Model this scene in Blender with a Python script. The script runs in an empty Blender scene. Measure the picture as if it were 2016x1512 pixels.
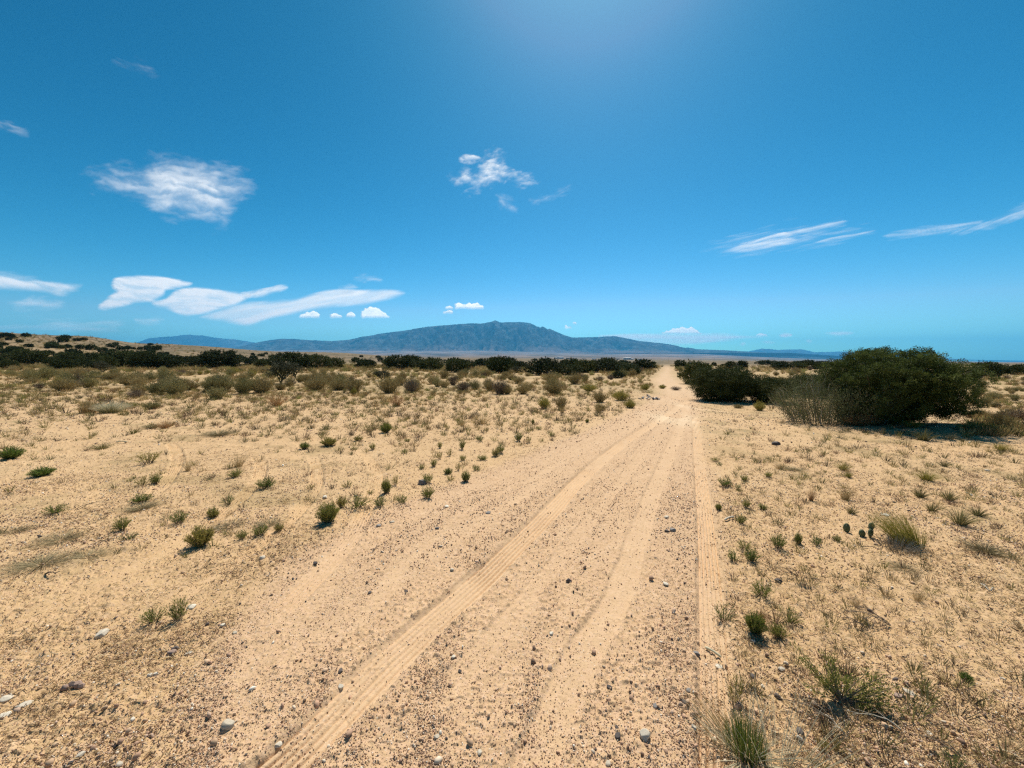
import bpy, math, random
import numpy as np
from mathutils import Vector
C = bpy.context.scene
R = math.radians
random.seed(7); RNG = np.random.default_rng(7)
# ---------------------------------------------------------------- camera
FPX, CX, CY, HOR, CAMH = 757.0, 1008.0, 756.0, 712.0, 1.65      # photo pixels (2016 wide)
PITCH = math.atan((CY - HOR) / FPX)
cam = bpy.data.cameras.new('camera'); co = bpy.data.objects.new('camera', cam); C.collection.objects.link(co)
cam.sensor_width = 36; cam.lens = 36 * FPX / 2016; cam.clip_start = 0.05; cam.clip_end = 300000
co.location = (0, 0, CAMH); co.rotation_euler = (math.pi / 2 - PITCH, 0, 0)
C.camera = co
# ---------------------------------------------------------------- light
SUN_AZ, SUN_EL = R(12.0), R(56.0)
w = bpy.data.worlds.new('World'); C.world = w; w.use_nodes = True
nt = w.node_tree; bg = nt.nodes['Background']
sky = nt.nodes.new('ShaderNodeTexSky'); sky.sky_type = 'NISHITA'; sky.sun_disc = False
sky.sun_elevation = SUN_EL; sky.sun_rotation = SUN_AZ; sky.altitude = 1700
sky.air_density = 1.0; sky.dust_density = 1.7; sky.ozone_density = 2.0
hs = nt.nodes.new('ShaderNodeHueSaturation'); hs.inputs['Saturation'].default_value = 1.12; hs.inputs['Value'].default_value = 1.0
hs.inputs['Hue'].default_value = 0.483
v1 = nt.nodes.new('ShaderNodeVectorMath'); v1.operation = 'SCALE'; v1.inputs['Scale'].default_value = 1 / 4.6
gm_ = nt.nodes.new('ShaderNodeGamma'); gm_.inputs['Gamma'].default_value = 1.72
v2 = nt.nodes.new('ShaderNodeVectorMath'); v2.operation = 'SCALE'; v2.inputs['Scale'].default_value = 4.6
nt.links.new(sky.outputs[0], hs.inputs['Color']); nt.links.new(hs.outputs[0], v1.inputs[0]); nt.links.new(v1.outputs[0], gm_.inputs[0])
sp_ = nt.nodes.new('ShaderNodeSeparateXYZ'); cb_ = nt.nodes.new('ShaderNodeCombineXYZ')
nt.links.new(gm_.outputs[0], v2.inputs[0]); nt.links.new(v2.outputs[0], sp_.inputs[0])
def mth(op, a, b):
    m = nt.nodes.new('ShaderNodeMath'); m.operation = op; nt.links.new(a, m.inputs[0]); m.inputs[1].default_value = b; return m.outputs[0]
mn_ = nt.nodes.new('ShaderNodeMath'); mn_.operation = 'MINIMUM'; nt.links.new(mth('MULTIPLY', mth('POWER', mth('MULTIPLY', sp_.outputs[0], .152), 1.9), 9.6), mn_.inputs[0])
nt.links.new(mth('MULTIPLY', sp_.outputs[1], .68 * .43), mn_.inputs[1]); nt.links.new(mn_.outputs[0], cb_.inputs[0])
nt.links.new(mth('MULTIPLY', sp_.outputs[1], .68), cb_.inputs[1]); nt.links.new(mth('MULTIPLY', sp_.outputs[2], .61), cb_.inputs[2])
nt.links.new(cb_.outputs[0], bg.inputs[0])
bg.inputs[1].default_value = 0.115
sl = bpy.data.lights.new('sun', 'SUN'); sl.energy = 5.0; sl.angle = R(0.53); sl.color = (1.0, 0.915, 0.80)
so = bpy.data.objects.new('sun', sl); C.collection.objects.link(so)
sd = Vector((math.sin(SUN_AZ) * math.cos(SUN_EL), math.cos(SUN_AZ) * math.cos(SUN_EL), math.sin(SUN_EL)))
so.rotation_euler = sd.to_track_quat('Z', 'Y').to_euler()
C.view_settings.view_transform = 'Standard'; C.view_settings.look = 'None'
C.view_settings.exposure = 0.33; C.view_settings.gamma = 1.0
C.cycles.volume_bounces = 1; C.cycles.max_bounces = 6; C.cycles.transparent_max_bounces = 40
C.cycles.use_denoising = False; C.cycles.denoising_prefilter = 'ACCURATE'; C.cycles.use_adaptive_sampling = False; C.cycles.sample_clamp_indirect = 3
C.cycles.pixel_filter_type = 'BLACKMAN_HARRIS'; C.cycles.filter_width = 1.3
# ---------------------------------------------------------------- helpers
def tag(o, label=None, cat=None, group=None, kind=None):
    if label: o['label'] = label
    if cat: o['category'] = cat
    if group: o['group'] = group
    if kind: o['kind'] = kind
    return o
def mesh(name, V, faces, mat=None, smooth=False, fl=None, col=None, vfl=None):
    """faces: list of (M,k) int arrays; fl = dict of per-face floats, col = per-face rgb, vfl = per-vertex floats"""
    if not isinstance(faces, list): faces = [faces]
    me = bpy.data.meshes.new(name)
    V = np.asarray(V, dtype=np.float32)
    me.vertices.add(len(V)); me.vertices.foreach_set('co', V.ravel())
    nl = sum(f.size for f in faces); nf = sum(len(f) for f in faces)
    me.loops.add(nl); me.polygons.add(nf)
    me.loops.foreach_set('vertex_index', np.concatenate([f.ravel() for f in faces]).astype(np.int32))
    tot = np.concatenate([np.full(len(f), f.shape[1]) for f in faces]).astype(np.int32)
    st = np.concatenate([[0], np.cumsum(tot)[:-1]]).astype(np.int32)
    me.polygons.foreach_set('loop_start', st); me.polygons.foreach_set('loop_total', tot)
    if smooth: me.polygons.foreach_set('use_smooth', np.ones(nf, dtype=bool))
    me.update(calc_edges=True)
    for k, a in (fl or {}).items():
        at_ = me.attributes.new(k, 'FLOAT', 'FACE'); at_.data.foreach_set('value', np.asarray(a, dtype=np.float32))
    for k, a in (vfl or {}).items():
        at_ = me.attributes.new(k, 'FLOAT', 'POINT'); at_.data.foreach_set('value', np.asarray(a, dtype=np.float32))
    if col is not None:
        at_ = me.attributes.new('col', 'FLOAT_COLOR', 'FACE')
        at_.data.foreach_set('color', np.c_[col, np.ones(len(col))].astype(np.float32).ravel())
    if mat: me.materials.append(mat)
    return me
def obj(name, me, parent=None, loc=None, rz=0.0, sc=1.0):
    o = bpy.data.objects.new(name, me); C.collection.objects.link(o)
    if parent is not None: o.parent = parent
    if loc is not None: o.location = loc
    if rz: o.rotation_euler = (0, 0, rz)
    if sc is not 1.0: o.scale = (sc, sc, sc) if np.isscalar(sc) else sc
    return o
def empty(name, loc=(0, 0, 0), rz=0, sc=1.0): return obj(name, None, None, loc, rz, sc)
def copy_tree(o, parent=None):
    c = o.copy(); C.collection.objects.link(c)
    if parent is not None: c.parent = parent
    for ch in KIDS.get(o.name, []): copy_tree(ch, c)
    return c
KIDS = {}
def kid(o, parent): KIDS.setdefault(parent.name, []).append(o); return o
# ---- numpy noise
def _h(xi, yi, seed):
    h = (xi * 374761393 + yi * 668265263 + seed * 974634777) & 0xffffffff
    h = ((h ^ (h >> 13)) * 1274126177) & 0xffffffff
    h = h ^ (h >> 16)
    return (h & 0xffff) / 65535.0
def vn(x, y, seed=0):
    xf = np.floor(x); yf = np.floor(y); xi = xf.astype(np.int64); yi = yf.astype(np.int64)
    u = x - xf; v = y - yf; u = u * u * (3 - 2 * u); v = v * v * (3 - 2 * v)
    a = _h(xi, yi, seed); b = _h(xi + 1, yi, seed); c = _h(xi, yi + 1, seed); d = _h(xi + 1, yi + 1, seed)
    return (a * (1 - u) + b * u) * (1 - v) + (c * (1 - u) + d * u) * v
def fbm(x, y, oct=4, seed=0, gain=0.5):
    s = 0; a = 1; t = 0
    for i in range(oct):
        s = s + a * vn(x + i * 17.3, y - i * 9.1, seed + i); t += a; a *= gain
        x, y = x * 1.62 + y * 1.18, y * 1.62 - x * 1.18
    return s / t
def ss(a, b, x): t = np.clip((x - a) / (b - a), 0, 1); return t * t * (3 - 2 * t)
# ---------------------------------------------------------------- terrain
# skyline tables: the picture row at which the land lies at each distance, for a few bearings
TD = np.array([30, 45, 70, 110, 160, 220, 300, 450, 700, 1200, 2500, 6000, 12000, 16000, 24000.])
TX = np.array([-500, 0, 150, 300, 600, 900, 1300, 1700, 2016, 2500.])
TY = np.array([
 [753.6, 736, 722, 702, 674, 640, 650, 665, 685, 700, 703, 700, 697, 693, 696],
 [753.6, 737, 724, 708, 682, 653, 660, 672, 690, 700, 703, 700, 697, 693, 696],
 [753.6, 738, 726, 712, 690, 664, 661, 672, 690, 700, 703, 700, 697, 693, 696],
 [753.6, 739, 728, 717, 702, 688, 678, 677, 690, 700, 703, 700, 696, 692, 694],
 [753.6, 739, 729, 722, 714, 706, 700, 693, 696, 701, 702, 699, 694, 689, 693],
 [753.6, 739.8, 729.5, 723, 718, 714, 711, 707, 705.5, 706, 705, 701, 695, 689, 692],
 [753.6, 739.8, 729.9, 723, 719, 716.5, 714.5, 712.5, 711.5, 710.5, 708, 703.5, 698, 694, 696],
 [753.6, 740, 730.5, 724, 720, 718, 716.5, 715, 714, 713.6, 713, 711, 709, 708, 709],
 [754.6, 742, 733, 726, 722, 720, 718.5, 717.5, 716.5, 716, 715, 714, 713, 713, 713],
 [755.6, 743, 734, 727, 723, 721, 719.5, 718.5, 717.5, 717, 716, 715, 714, 714, 714]])
TH = CAMH + (HOR - TY) / FPX * TD[None, :]
LD = np.log(TD)
def hlow(X, Y):
    D = np.maximum(np.abs(Y), 1e-3)
    x = np.clip(CX + FPX * X / D, -500, 2500)
    x = np.where(Y > 3, x, 1300)
    l = np.clip(np.log(D), LD[0], LD[-1])
    ix = np.clip(np.searchsorted(TX, x, side='right') - 1, 0, len(TX) - 2)
    il = np.clip(np.searchsorted(LD, l, side='right') - 1, 0, len(LD) - 2)
    u = (x - TX[ix]) / (TX[ix + 1] - TX[ix]); v = (l - LD[il]) / (LD[il + 1] - LD[il])
    u = u * u * (3 - 2 * u)
    # interpolate linear in distance inside a cell
    d0 = TD[il]; d1 = TD[il + 1]; v = np.clip((D - d0) / (d1 - d0), 0, 1)
    h = (TH[ix, il] * (1 - v) + TH[ix, il + 1] * v) * (1 - u) + (TH[ix + 1, il] * (1 - v) + TH[ix + 1, il + 1] * v) * u
    h = h * ss(24, 36, D) * ss(-5, 5, Y)
    # the low bank in front of the big juniper, land drops behind it
    q = Y - (8.7 + 0.05 * X)
    m = ss(6.0, 9.5, X) * (1 - ss(30, 45, Y)) * (Y > 0)
    h = h + m * (0.10 * np.exp(-(q / 0.8) ** 2) - 0.35 * ss(0.3, 5.0, q))
    # rolling ground away from the viewer
    f = ss(12, 30, D) * (1 - ss(400, 900, D))
    h = h + f * 0.35 * (fbm(X / 9, Y / 9, 3, 5) - 0.5) + ss(60, 130, D) * (1 - ss(500, 1200, D)) * 2.0 * (fbm(X / 45, Y / 45, 3, 9) - 0.5)
    h = h + ss(1500, 4000, D) * 30 * (fbm(X / 1500, Y / 1500, 4, 31) - 0.5)
    return h
def ray(x, y):
    a = (x - CX) / FPX; b = (y - CY) / FPX
    cp, sp = math.cos(PITCH), math.sin(PITCH)
    d = np.array([a, cp - sp * b, -sp - cp * b]); return d
_G = np.exp(np.linspace(math.log(1.0), math.log(20000), 2600))
def at(x, y):
    """the first point of the land seen in this direction"""
    d = ray(x, y); t = _G / d[1]
    g = hlow(d[0] * t, d[1] * t); z = CAMH + d[2] * t
    k = np.nonzero(z <= g)[0]
    k = k[0] if len(k) else len(t) - 1
    if k > 0:
        e0 = z[k - 1] - g[k - 1]; e1 = z[k] - g[k]; f = e0 / (e0 - e1 + 1e-9); tt = t[k - 1] + (t[k] - t[k - 1]) * min(max(f, 0), 1)
    else: tt = t[0]
    return d * tt + np.array([0, 0, CAMH])
def flat(x, y):
    d = ray(x, y); t = CAMH / -d[2]; return d[0] * t, d[1] * t
def smooth_poly(P, n=8):
    P = np.array(P, float); out = []
    Q = np.vstack([2 * P[0] - P[1], P, 2 * P[-1] - P[-2]])
    for i in range(len(P) - 1):
        for t in np.linspace(0, 1, n, endpoint=False):
            a, b, c, d = Q[i], Q[i + 1], Q[i + 2], Q[i + 3]
            out.append(0.5 * (2 * b + (c - a) * t + (2 * a - 5 * b + 4 * c - d) * t * t + (3 * b - a - 3 * c + d) * t ** 3))
    out.append(P[-1]); return np.array(out)
# wheel tracks: list of picture points, half width (m), strength of tread, depth
TRK = [
 ([(440, 1600), (560, 1505), (654, 1415), (793, 1276), (932, 1154), (1019, 1071), (1090, 1000), (1142, 943), (1194, 897), (1240, 862), (1290, 832), (1335, 800), (1355, 775)], 0.114, 1.0, 0.016, .6),
 ([(1030, 1560), (1100, 1400), (1145, 1293), (1215, 1180), (1255, 1060), (1290, 960), (1322, 880), (1342, 830), (1350, 800)], 0.095, 0.12, 0.010, .36),
 ([(1418, 1580), (1414, 1400), (1405, 1250), (1397, 1120), (1387, 1000), (1378, 920), (1372, 860), (1368, 820)], 0.086, 1.0, 0.012, .45),
 ([(-200, 1330), (0, 1239), (139, 1176), (271, 1114), (365, 1063), (434, 1014), (480, 975), (506, 945), (514, 915), (500, 890)], 0.085, 0.9, 0.008, .3),
 ([(-120, 1450), (87, 1350), (208, 1260), (382, 1156), (521, 1063), (573, 1021), (615, 970), (625, 931), (611, 889), (573, 862)], 0.085, 0.9, 0.008, .3),
 ([(150, 1056), (240, 1010), (302, 973), (340, 928), (350, 896), (330, 872), (268, 851)], 0.085, 0.9, 0.008, .28),
 ([(520, 1240), (610, 1150), (687, 1067), (715, 1015), (738, 960), (740, 925), (715, 890), (680, 865)], 0.09, 0.9, 0.008, .3),
 ([(250, 850), (380, 868), (479, 876), (600, 886), (700, 893), (800, 888), (900, 872)], 0.09, 0.3, 0.012, .2),
 ([(560, 1330), (700, 1205), (812, 1112), (910, 1042), (1021, 974), (1120, 900), (1200, 858), (1290, 815)], 0.12, 0.1, 0.006, .24),
 ([(700, 1540), (880, 1360), (1010, 1210), (1110, 1090), (1190, 990), (1250, 910), (1300, 850)], 0.07, 0.1, 0.006, .22),
 ([(-100, 1180), (60, 1110), (200, 1060), (300, 1020)], 0.08, 0.6, 0.004, .15),
]
TRKW = []
for pts, hw, tr, dp, cs in TRK:
    TRKW.append((smooth_poly([flat(*p) for p in pts], 6), hw, tr, dp, cs))
# the track itself: centre line and half width, by picture rows
RD = [(1600, 330, 1475), (1400, 340, 1465), (1250, 420, 1450), (1100, 560, 1430), (1000, 760, 1410), (930, 960, 1398), (880, 1080, 1392), (840, 1180, 1386), (810, 1240, 1384), (790, 1272, 1382), (775, 1290, 1392), (765, 1300, 1375), (757, 1290, 1352), (748, 1284, 1335), (738, 1296, 1322), (730, 1303, 1324), (722, 1306, 1318), (717, 1308, 1316), (714, 1309.5, 1315)]
_rl = []; 
for yy, xl, xr in RD:
    Dq = at(0.5 * (xl + xr), yy)[1] if yy < 760 else flat(0.5 * (xl + xr), yy)[1]
    _rl.append((Dq, (xl - CX) / FPX * Dq, (xr - CX) / FPX * Dq))
_rl.sort(); RLD = np.array([a[0] for a in _rl]); RLL = np.array([a[1] for a in _rl]); RLR = np.array([a[2] for a in _rl])
def road_mask(X, Y):
    wob = 0.5 * (fbm(X / 1.3, Y / 1.3, 3, 77) - 0.5)
    l = np.interp(Y, RLD, RLL); r = np.interp(Y, RLD, RLR)
    e = 0.12 + 0.02 * np.clip(Y, 0, 60)
    k = np.clip(Y / 12, 0.15, 1) * 1.2
    return ss(-e, e, X - l + wob * k) * ss(-e, e, r - X + wob * k) * (Y > -3)
def road_streak(X, Y):
    """long bands worn by wheels, running along the track"""
    l = np.interp(Y, RLD, RLL); r = np.interp(Y, RLD, RLR); wd_ = np.maximum(r - l, .5)
    u = (X - r) / np.maximum(wd_, 1.2) * 1.0
    a = .58 * fbm(u * 9 + .02 * Y, Y * .10, 3, 131) + .42 * fbm(u * 26 + .05 * Y, Y * .22, 3, 133)
    return ss(.40, .60, a)
def near_detail(X, Y, want=False):
    """ruts, treads and clods; returns height, rut mask, road mask"""
    n = len(X); h = np.zeros(n); rut = np.zeros(n); press = np.zeros(n)
    road = road_mask(X, Y)
    D = np.maximum(Y, 0.5)
    fine = 1 - ss(7, 16, D); mid = 1 - ss(25, 60, D)
    tread = np.zeros(n); dep = np.zeros(n)
    for P, hw, tr, dp, cs in TRKW:
        lo = P.min(0) - 0.5; hi = P.max(0) + 0.5
        idx = np.nonzero((X > lo[0]) & (X < hi[0]) & (Y > lo[1]) & (Y < hi[1]))[0]
        if not len(idx): continue
        x = X[idx]; y = Y[idx]; best = np.full(len(idx), 9.0); su = np.zeros(len(idx)); sa = np.zeros(len(idx)); acc = 0
        for i in range(len(P) - 1):
            a = P[i]; b = P[i + 1]; e = b - a; L = math.hypot(*e)
            if L < 1e-6: continue
            e = e / L
            bx = (x > min(a[0], b[0]) - .5) & (x < max(a[0], b[0]) + .5) & (y > min(a[1], b[1]) - .5) & (y < max(a[1], b[1]) + .5)
            j = np.nonzero(bx)[0]
            if len(j):
                px = x[j] - a[0]; py = y[j] - a[1]; t = np.clip(px * e[0] + py * e[1], 0, L)
                dx = px - t * e[0]; dy = py - t * e[1]; d = np.hypot(dx, dy); s = px * e[1] - py * e[0]
                m = d < best[j]; jj = j[m]; best[jj] = d[m]; su[jj] = s[m]; sa[jj] = acc + t[m]
            acc += L
        wide = hw * (1 + 0.018 * np.clip(y, 0, 30))
        ins = 1 - ss(0.82, 1.12, best / wide + 0.22 * (vn(sa * 3, np.sign(su) * 3 + 9, 3) - 0.5) + .16 * (vn(sa * 22, np.sign(su) * 3 + 9, 5) - .5))
        ins = ins * (ss(0, .5, sa) if dp < .009 else 1.0) * ss(0, 1.2, acc - sa + (.9 if dp > .009 else 0)) * (.82 + .18 * ss(.3, .6, fbm(sa * 1.7, np.sign(su) * 2, 2, 23)))
        fade = 0.35 + 0.65 * ss(0.3, 0.55, fbm(sa * 0.9, su * 2, 2, 8))
        q = su / hw
        g = np.zeros(len(q))
        for c in (-0.85, -0.52, -0.2, 0.12, 0.42, 0.75): g = np.maximum(g, np.exp(-((q - c + .05 * (vn(sa * 6, sa * 0, 4) - .5)) / 0.055) ** 2))
        lug = (np.sin((sa + np.abs(su) * 0.5) * 2 * math.pi / 0.06) > 0.75) * (np.abs(q) < .95) * (vn(sa * 30, q * 3, 14) > .5)
        th = -0.025 * g - 0.003 * lug
        rim = np.exp(-((best / wide - 1.18) / 0.16) ** 2)
        hh = -dp * ins + 0.5 * dp * rim + th * ins * tr * fade * (1 - ss(9, 20, y))
        w_ = ins * cs > rut[idx]; ii = idx[w_]; dep[ii] = hh[w_]
        r2 = (~w_) & (press[idx] < 0.05); dep[idx[r2]] += hh[r2]
        press[idx] = np.maximum(press[idx], ins * (.95 if tr > .5 else .5) if cs < .35 and hw != .085 else ins); rut[idx] = np.maximum(rut[idx], ins * cs * (.75 + .5 * vn(x / .3, y / .3, 19)))
    h += dep
    h += 0.05 * (fbm(X / 1.4, Y / 1.4, 3, 21) - 0.5) * mid * (1 - 0.6 * road)
    c1 = fbm(X / 0.16, Y / 0.16, 3, 41)
    h += 0.022 * (c1 - 0.5) * fine * (1 - 0.9 * press) * (1 - 0.45 * road)
    # clods and footfall pits
    c2 = vn(X / 0.045, Y / 0.045, 51); c3 = vn(X / 0.018 + 5, Y / 0.018, 52)
    patch = ss(0.35, 0.62, fbm(X / 0.7, Y / 0.7, 3, 61))
    h += (0.006 * ss(0.62, 0.92, c2) + 0.010 * ss(0.60, 0.85, c3)) * (1 - ss(5, 11, D)) * (1 - .85 * press) * (0.45 + 0.55 * patch)
    c4 = vn(X / 0.11, Y / 0.11, 53)
    h += 0.018 * ss(0.72, 1, c4) * fine * (1 - press) * (0.3 + 0.7 * patch) * (1 - 0.85 * road)
    return h, rut, road
def ground_z(X, Y):
    X = np.atleast_1d(np.asarray(X, float)); Y = np.atleast_1d(np.asarray(Y, float))
    return hlow(X, Y) + near_detail(X, Y)[0]
# ---------------------------------------------------------------- materials
def new_mat(name):
    m = bpy.data.materials.new(name); m.use_nodes = True; t = m.node_tree; t.nodes.clear()
    out = t.nodes.new('ShaderNodeOutputMaterial'); return m, t, out
def N(t, typ, **k):
    n = t.nodes.new(typ)
    for a, b in k.items():
        if a in n.inputs: n.inputs[a].default_value = b
        else: setattr(n, a, b)
    return n
def ramp(t, src, stops):
    r = t.nodes.new('ShaderNodeValToRGB'); e = r.color_ramp.elements
    while len(e) < len(stops): e.new(0.5)
    for i, (p, c) in enumerate(stops): e[i].position = p; e[i].color = (*c, 1) if len(c) == 3 else c
    t.links.new(src, r.inputs[0]); return r.outputs[0]
def mixc(t, fac, a, b, mode='MIX'):
    m = t.nodes.new('ShaderNodeMix'); m.data_type = 'RGBA'; m.blend_type = mode
    for i, s in ((0, fac), (6, a), (7, b)):
        if isinstance(s, (int, float)): m.inputs[i].default_value = s
        elif isinstance(s, tuple): m.inputs[i].default_value = (*s, 1)
        else: t.links.new(s, m.inputs[i])
    return m.outputs[2]
def math_(t, op, a, b=0.0, clamp=False):
    m = t.nodes.new('ShaderNodeMath'); m.operation = op; m.use_clamp = clamp
    for i, s in ((0, a), (1, b)):
        if isinstance(s, (int, float)): m.inputs[i].default_value = s
        else: t.links.new(s, m.inputs[i])
    return m.outputs[0]
def noise(t, vec, scale, detail=4, rough=0.55):
    n = N(t, 'ShaderNodeTexNoise'); n.inputs['Scale'].default_value = scale; n.inputs['Detail'].default_value = detail
    n.inputs['Roughness'].default_value = rough; t.links.new(vec, n.inputs['Vector']); return n.outputs[0]
def attr(t, name):
    a = t.nodes.new('ShaderNodeAttribute'); a.attribute_name = name; return a
def veg_mat(name, stops, transl=0.25, rough=0.8, rnd=0.5, tcol=None):
    """foliage / stalks: colour by a per-face value and by the plant"""
    m, t, out = new_mat(name)
    v = attr(t, 'v').outputs['Fac']; oi = t.nodes.new('ShaderNodeObjectInfo')
    f = math_(t, 'ADD', math_(t, 'MULTIPLY', v, 1 - rnd), math_(t, 'MULTIPLY', oi.outputs['Random'], rnd))
    c = ramp(t, f, stops)
    p = N(t, 'ShaderNodeBsdfPrincipled'); p.inputs['Roughness'].default_value = rough; p.inputs['Specular IOR Level'].default_value = 0.25
    t.links.new(c, p.inputs['Base Color'])
    if transl > 0:
        tr = t.nodes.new('ShaderNodeBsdfTranslucent')
        t.links.new(c, tr.inputs[0])
        mx = t.nodes.new('ShaderNodeMixShader'); mx.inputs[0].default_value = transl
        t.links.new(p.outputs[0], mx.inputs[1]); t.links.new(tr.outputs[0], mx.inputs[2]); t.links.new(mx.outputs[0], out.inputs[0])
    else: t.links.new(p.outputs[0], out.inputs[0])
    return m
M = {}
M['green'] = veg_mat('shrub green', [(0, (.07, .11, .02)), (.4, (.15, .19, .034)), (.75, (.25, .25, .055)), (1, (.38, .31, .10))], .3)
M['lush'] = veg_mat('bright green', [(0, (.065, .125, .02)), (.5, (.12, .19, .03)), (1, (.2, .25, .05))], .3)
M['yellow'] = veg_mat('yellow green', [(0, (.17, .16, .03)), (.5, (.27, .235, .05)), (1, (.38, .31, .085))], .3)
M['straw'] = veg_mat('dry straw', [(0, (.27, .18, .075)), (.5, (.40, .28, .125)), (1, (.52, .40, .20))], .3)
M['mat'] = veg_mat('weathered dry grass', [(0, (.13, .10, .05)), (.5, (.27, .215, .11)), (1, (.46, .38, .22))], .2)
M['rust'] = veg_mat('rusty dry grass', [(0, (.24, .125, .05)), (.5, (.36, .20, .085)), (1, (.45, .28, .12))], .3)
M['sage'] = veg_mat('grey green scrub', [(0, (.12, .115, .045)), (.5, (.22, .195, .075)), (1, (.36, .30, .13))], .2)
M['khaki'] = veg_mat('khaki scrub', [(0, (.18, .14, .055)), (.5, (.30, .23, .095)), (1, (.43, .33, .15))], .2)
M['twig'] = veg_mat('grey brown twigs', [(0, (.10, .07, .045)), (.5, (.17, .125, .085)), (1, (.27, .215, .155))], 0)
M['olive'] = veg_mat('dull olive foliage', [(0, (.06, .07, .03)), (.5, (.13, .145, .06)), (1, (.26, .27, .13))], .2)
M['palewood'] = veg_mat('bleached wood', [(0, (.26, .22, .16)), (.5, (.40, .35, .27)), (1, (.55, .50, .40))], 0)
M['whitestraw'] = veg_mat('white straw', [(0, (.42, .36, .22)), (.5, (.60, .54, .36)), (1, (.75, .70, .52))], .3)
M['juniper'] = veg_mat('juniper foliage', [(0, (.016, .027, .008)), (.45, (.038, .054, .013)), (.75, (.072, .086, .02)), (1, (.15, .15, .045))], .12, rnd=.55)
M['junipertop'] = veg_mat('juniper sprigs', [(0, (.022, .036, .008)), (.5, (.060, .086, .018)), (1, (.17, .20, .045))], .25, rnd=.12)
M['bark'] = veg_mat('juniper bark', [(0, (.09, .07, .05)), (.5, (.16, .13, .10)), (1, (.28, .24, .19))], 0)
M['cholla'] = veg_mat('cholla joints', [(0, (.035, .04, .018)), (.5, (.07, .07, .035)), (1, (.25, .22, .11))], 0, rnd=.2)
M['pear'] = veg_mat('cactus pad', [(0, (.05, .07, .035)), (.5, (.10, .125, .06)), (1, (.2, .22, .12))], 0)
def rock_mat(name, a, b, sc=14):
    m, t, out = new_mat(name); tc = t.nodes.new('ShaderNodeTexCoord'); g = tc.outputs['Object']
    n = noise(t, g, sc, 5, .65); oi = t.nodes.new('ShaderNodeObjectInfo')
    f = math_(t, 'ADD', math_(t, 'MULTIPLY', n, .7), math_(t, 'MULTIPLY', oi.outputs['Random'], .3))
    c = ramp(t, f, [(.3, a), (.7, b)])
    p = N(t, 'ShaderNodeBsdfPrincipled'); p.inputs['Roughness'].default_value = .85; t.links.new(c, p.inputs['Base Color'])
    bp = t.nodes.new('ShaderNodeBump'); bp.inputs['Strength'].default_value = .6; bp.inputs['Distance'].default_value = .004
    t.links.new(noise(t, g, sc * 4, 4, .6), bp.inputs['Height']); t.links.new(bp.outputs[0], p.inputs['Normal'])
    t.links.new(p.outputs[0], out.inputs[0]); return m
M['rockpale'] = rock_mat('pale stone', (.48, .40, .29), (.74, .67, .54))
M['rockgrey'] = rock_mat('grey stone', (.16, .15, .14), (.34, .31, .28))
M['rockdark'] = rock_mat('dark stone', (.05, .042, .04), (.13, .105, .09))
M['rockpink'] = rock_mat('pinkish stone', (.30, .20, .15), (.46, .34, .26))
m, t, out = new_mat('gravel'); a = attr(t, 'col'); p = N(t, 'ShaderNodeBsdfPrincipled'); p.inputs['Roughness'].default_value = .9
t.links.new(a.outputs['Color'], p.inputs['Base Color']); t.links.new(p.outputs[0], out.inputs[0]); M['gravel'] = m
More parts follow.
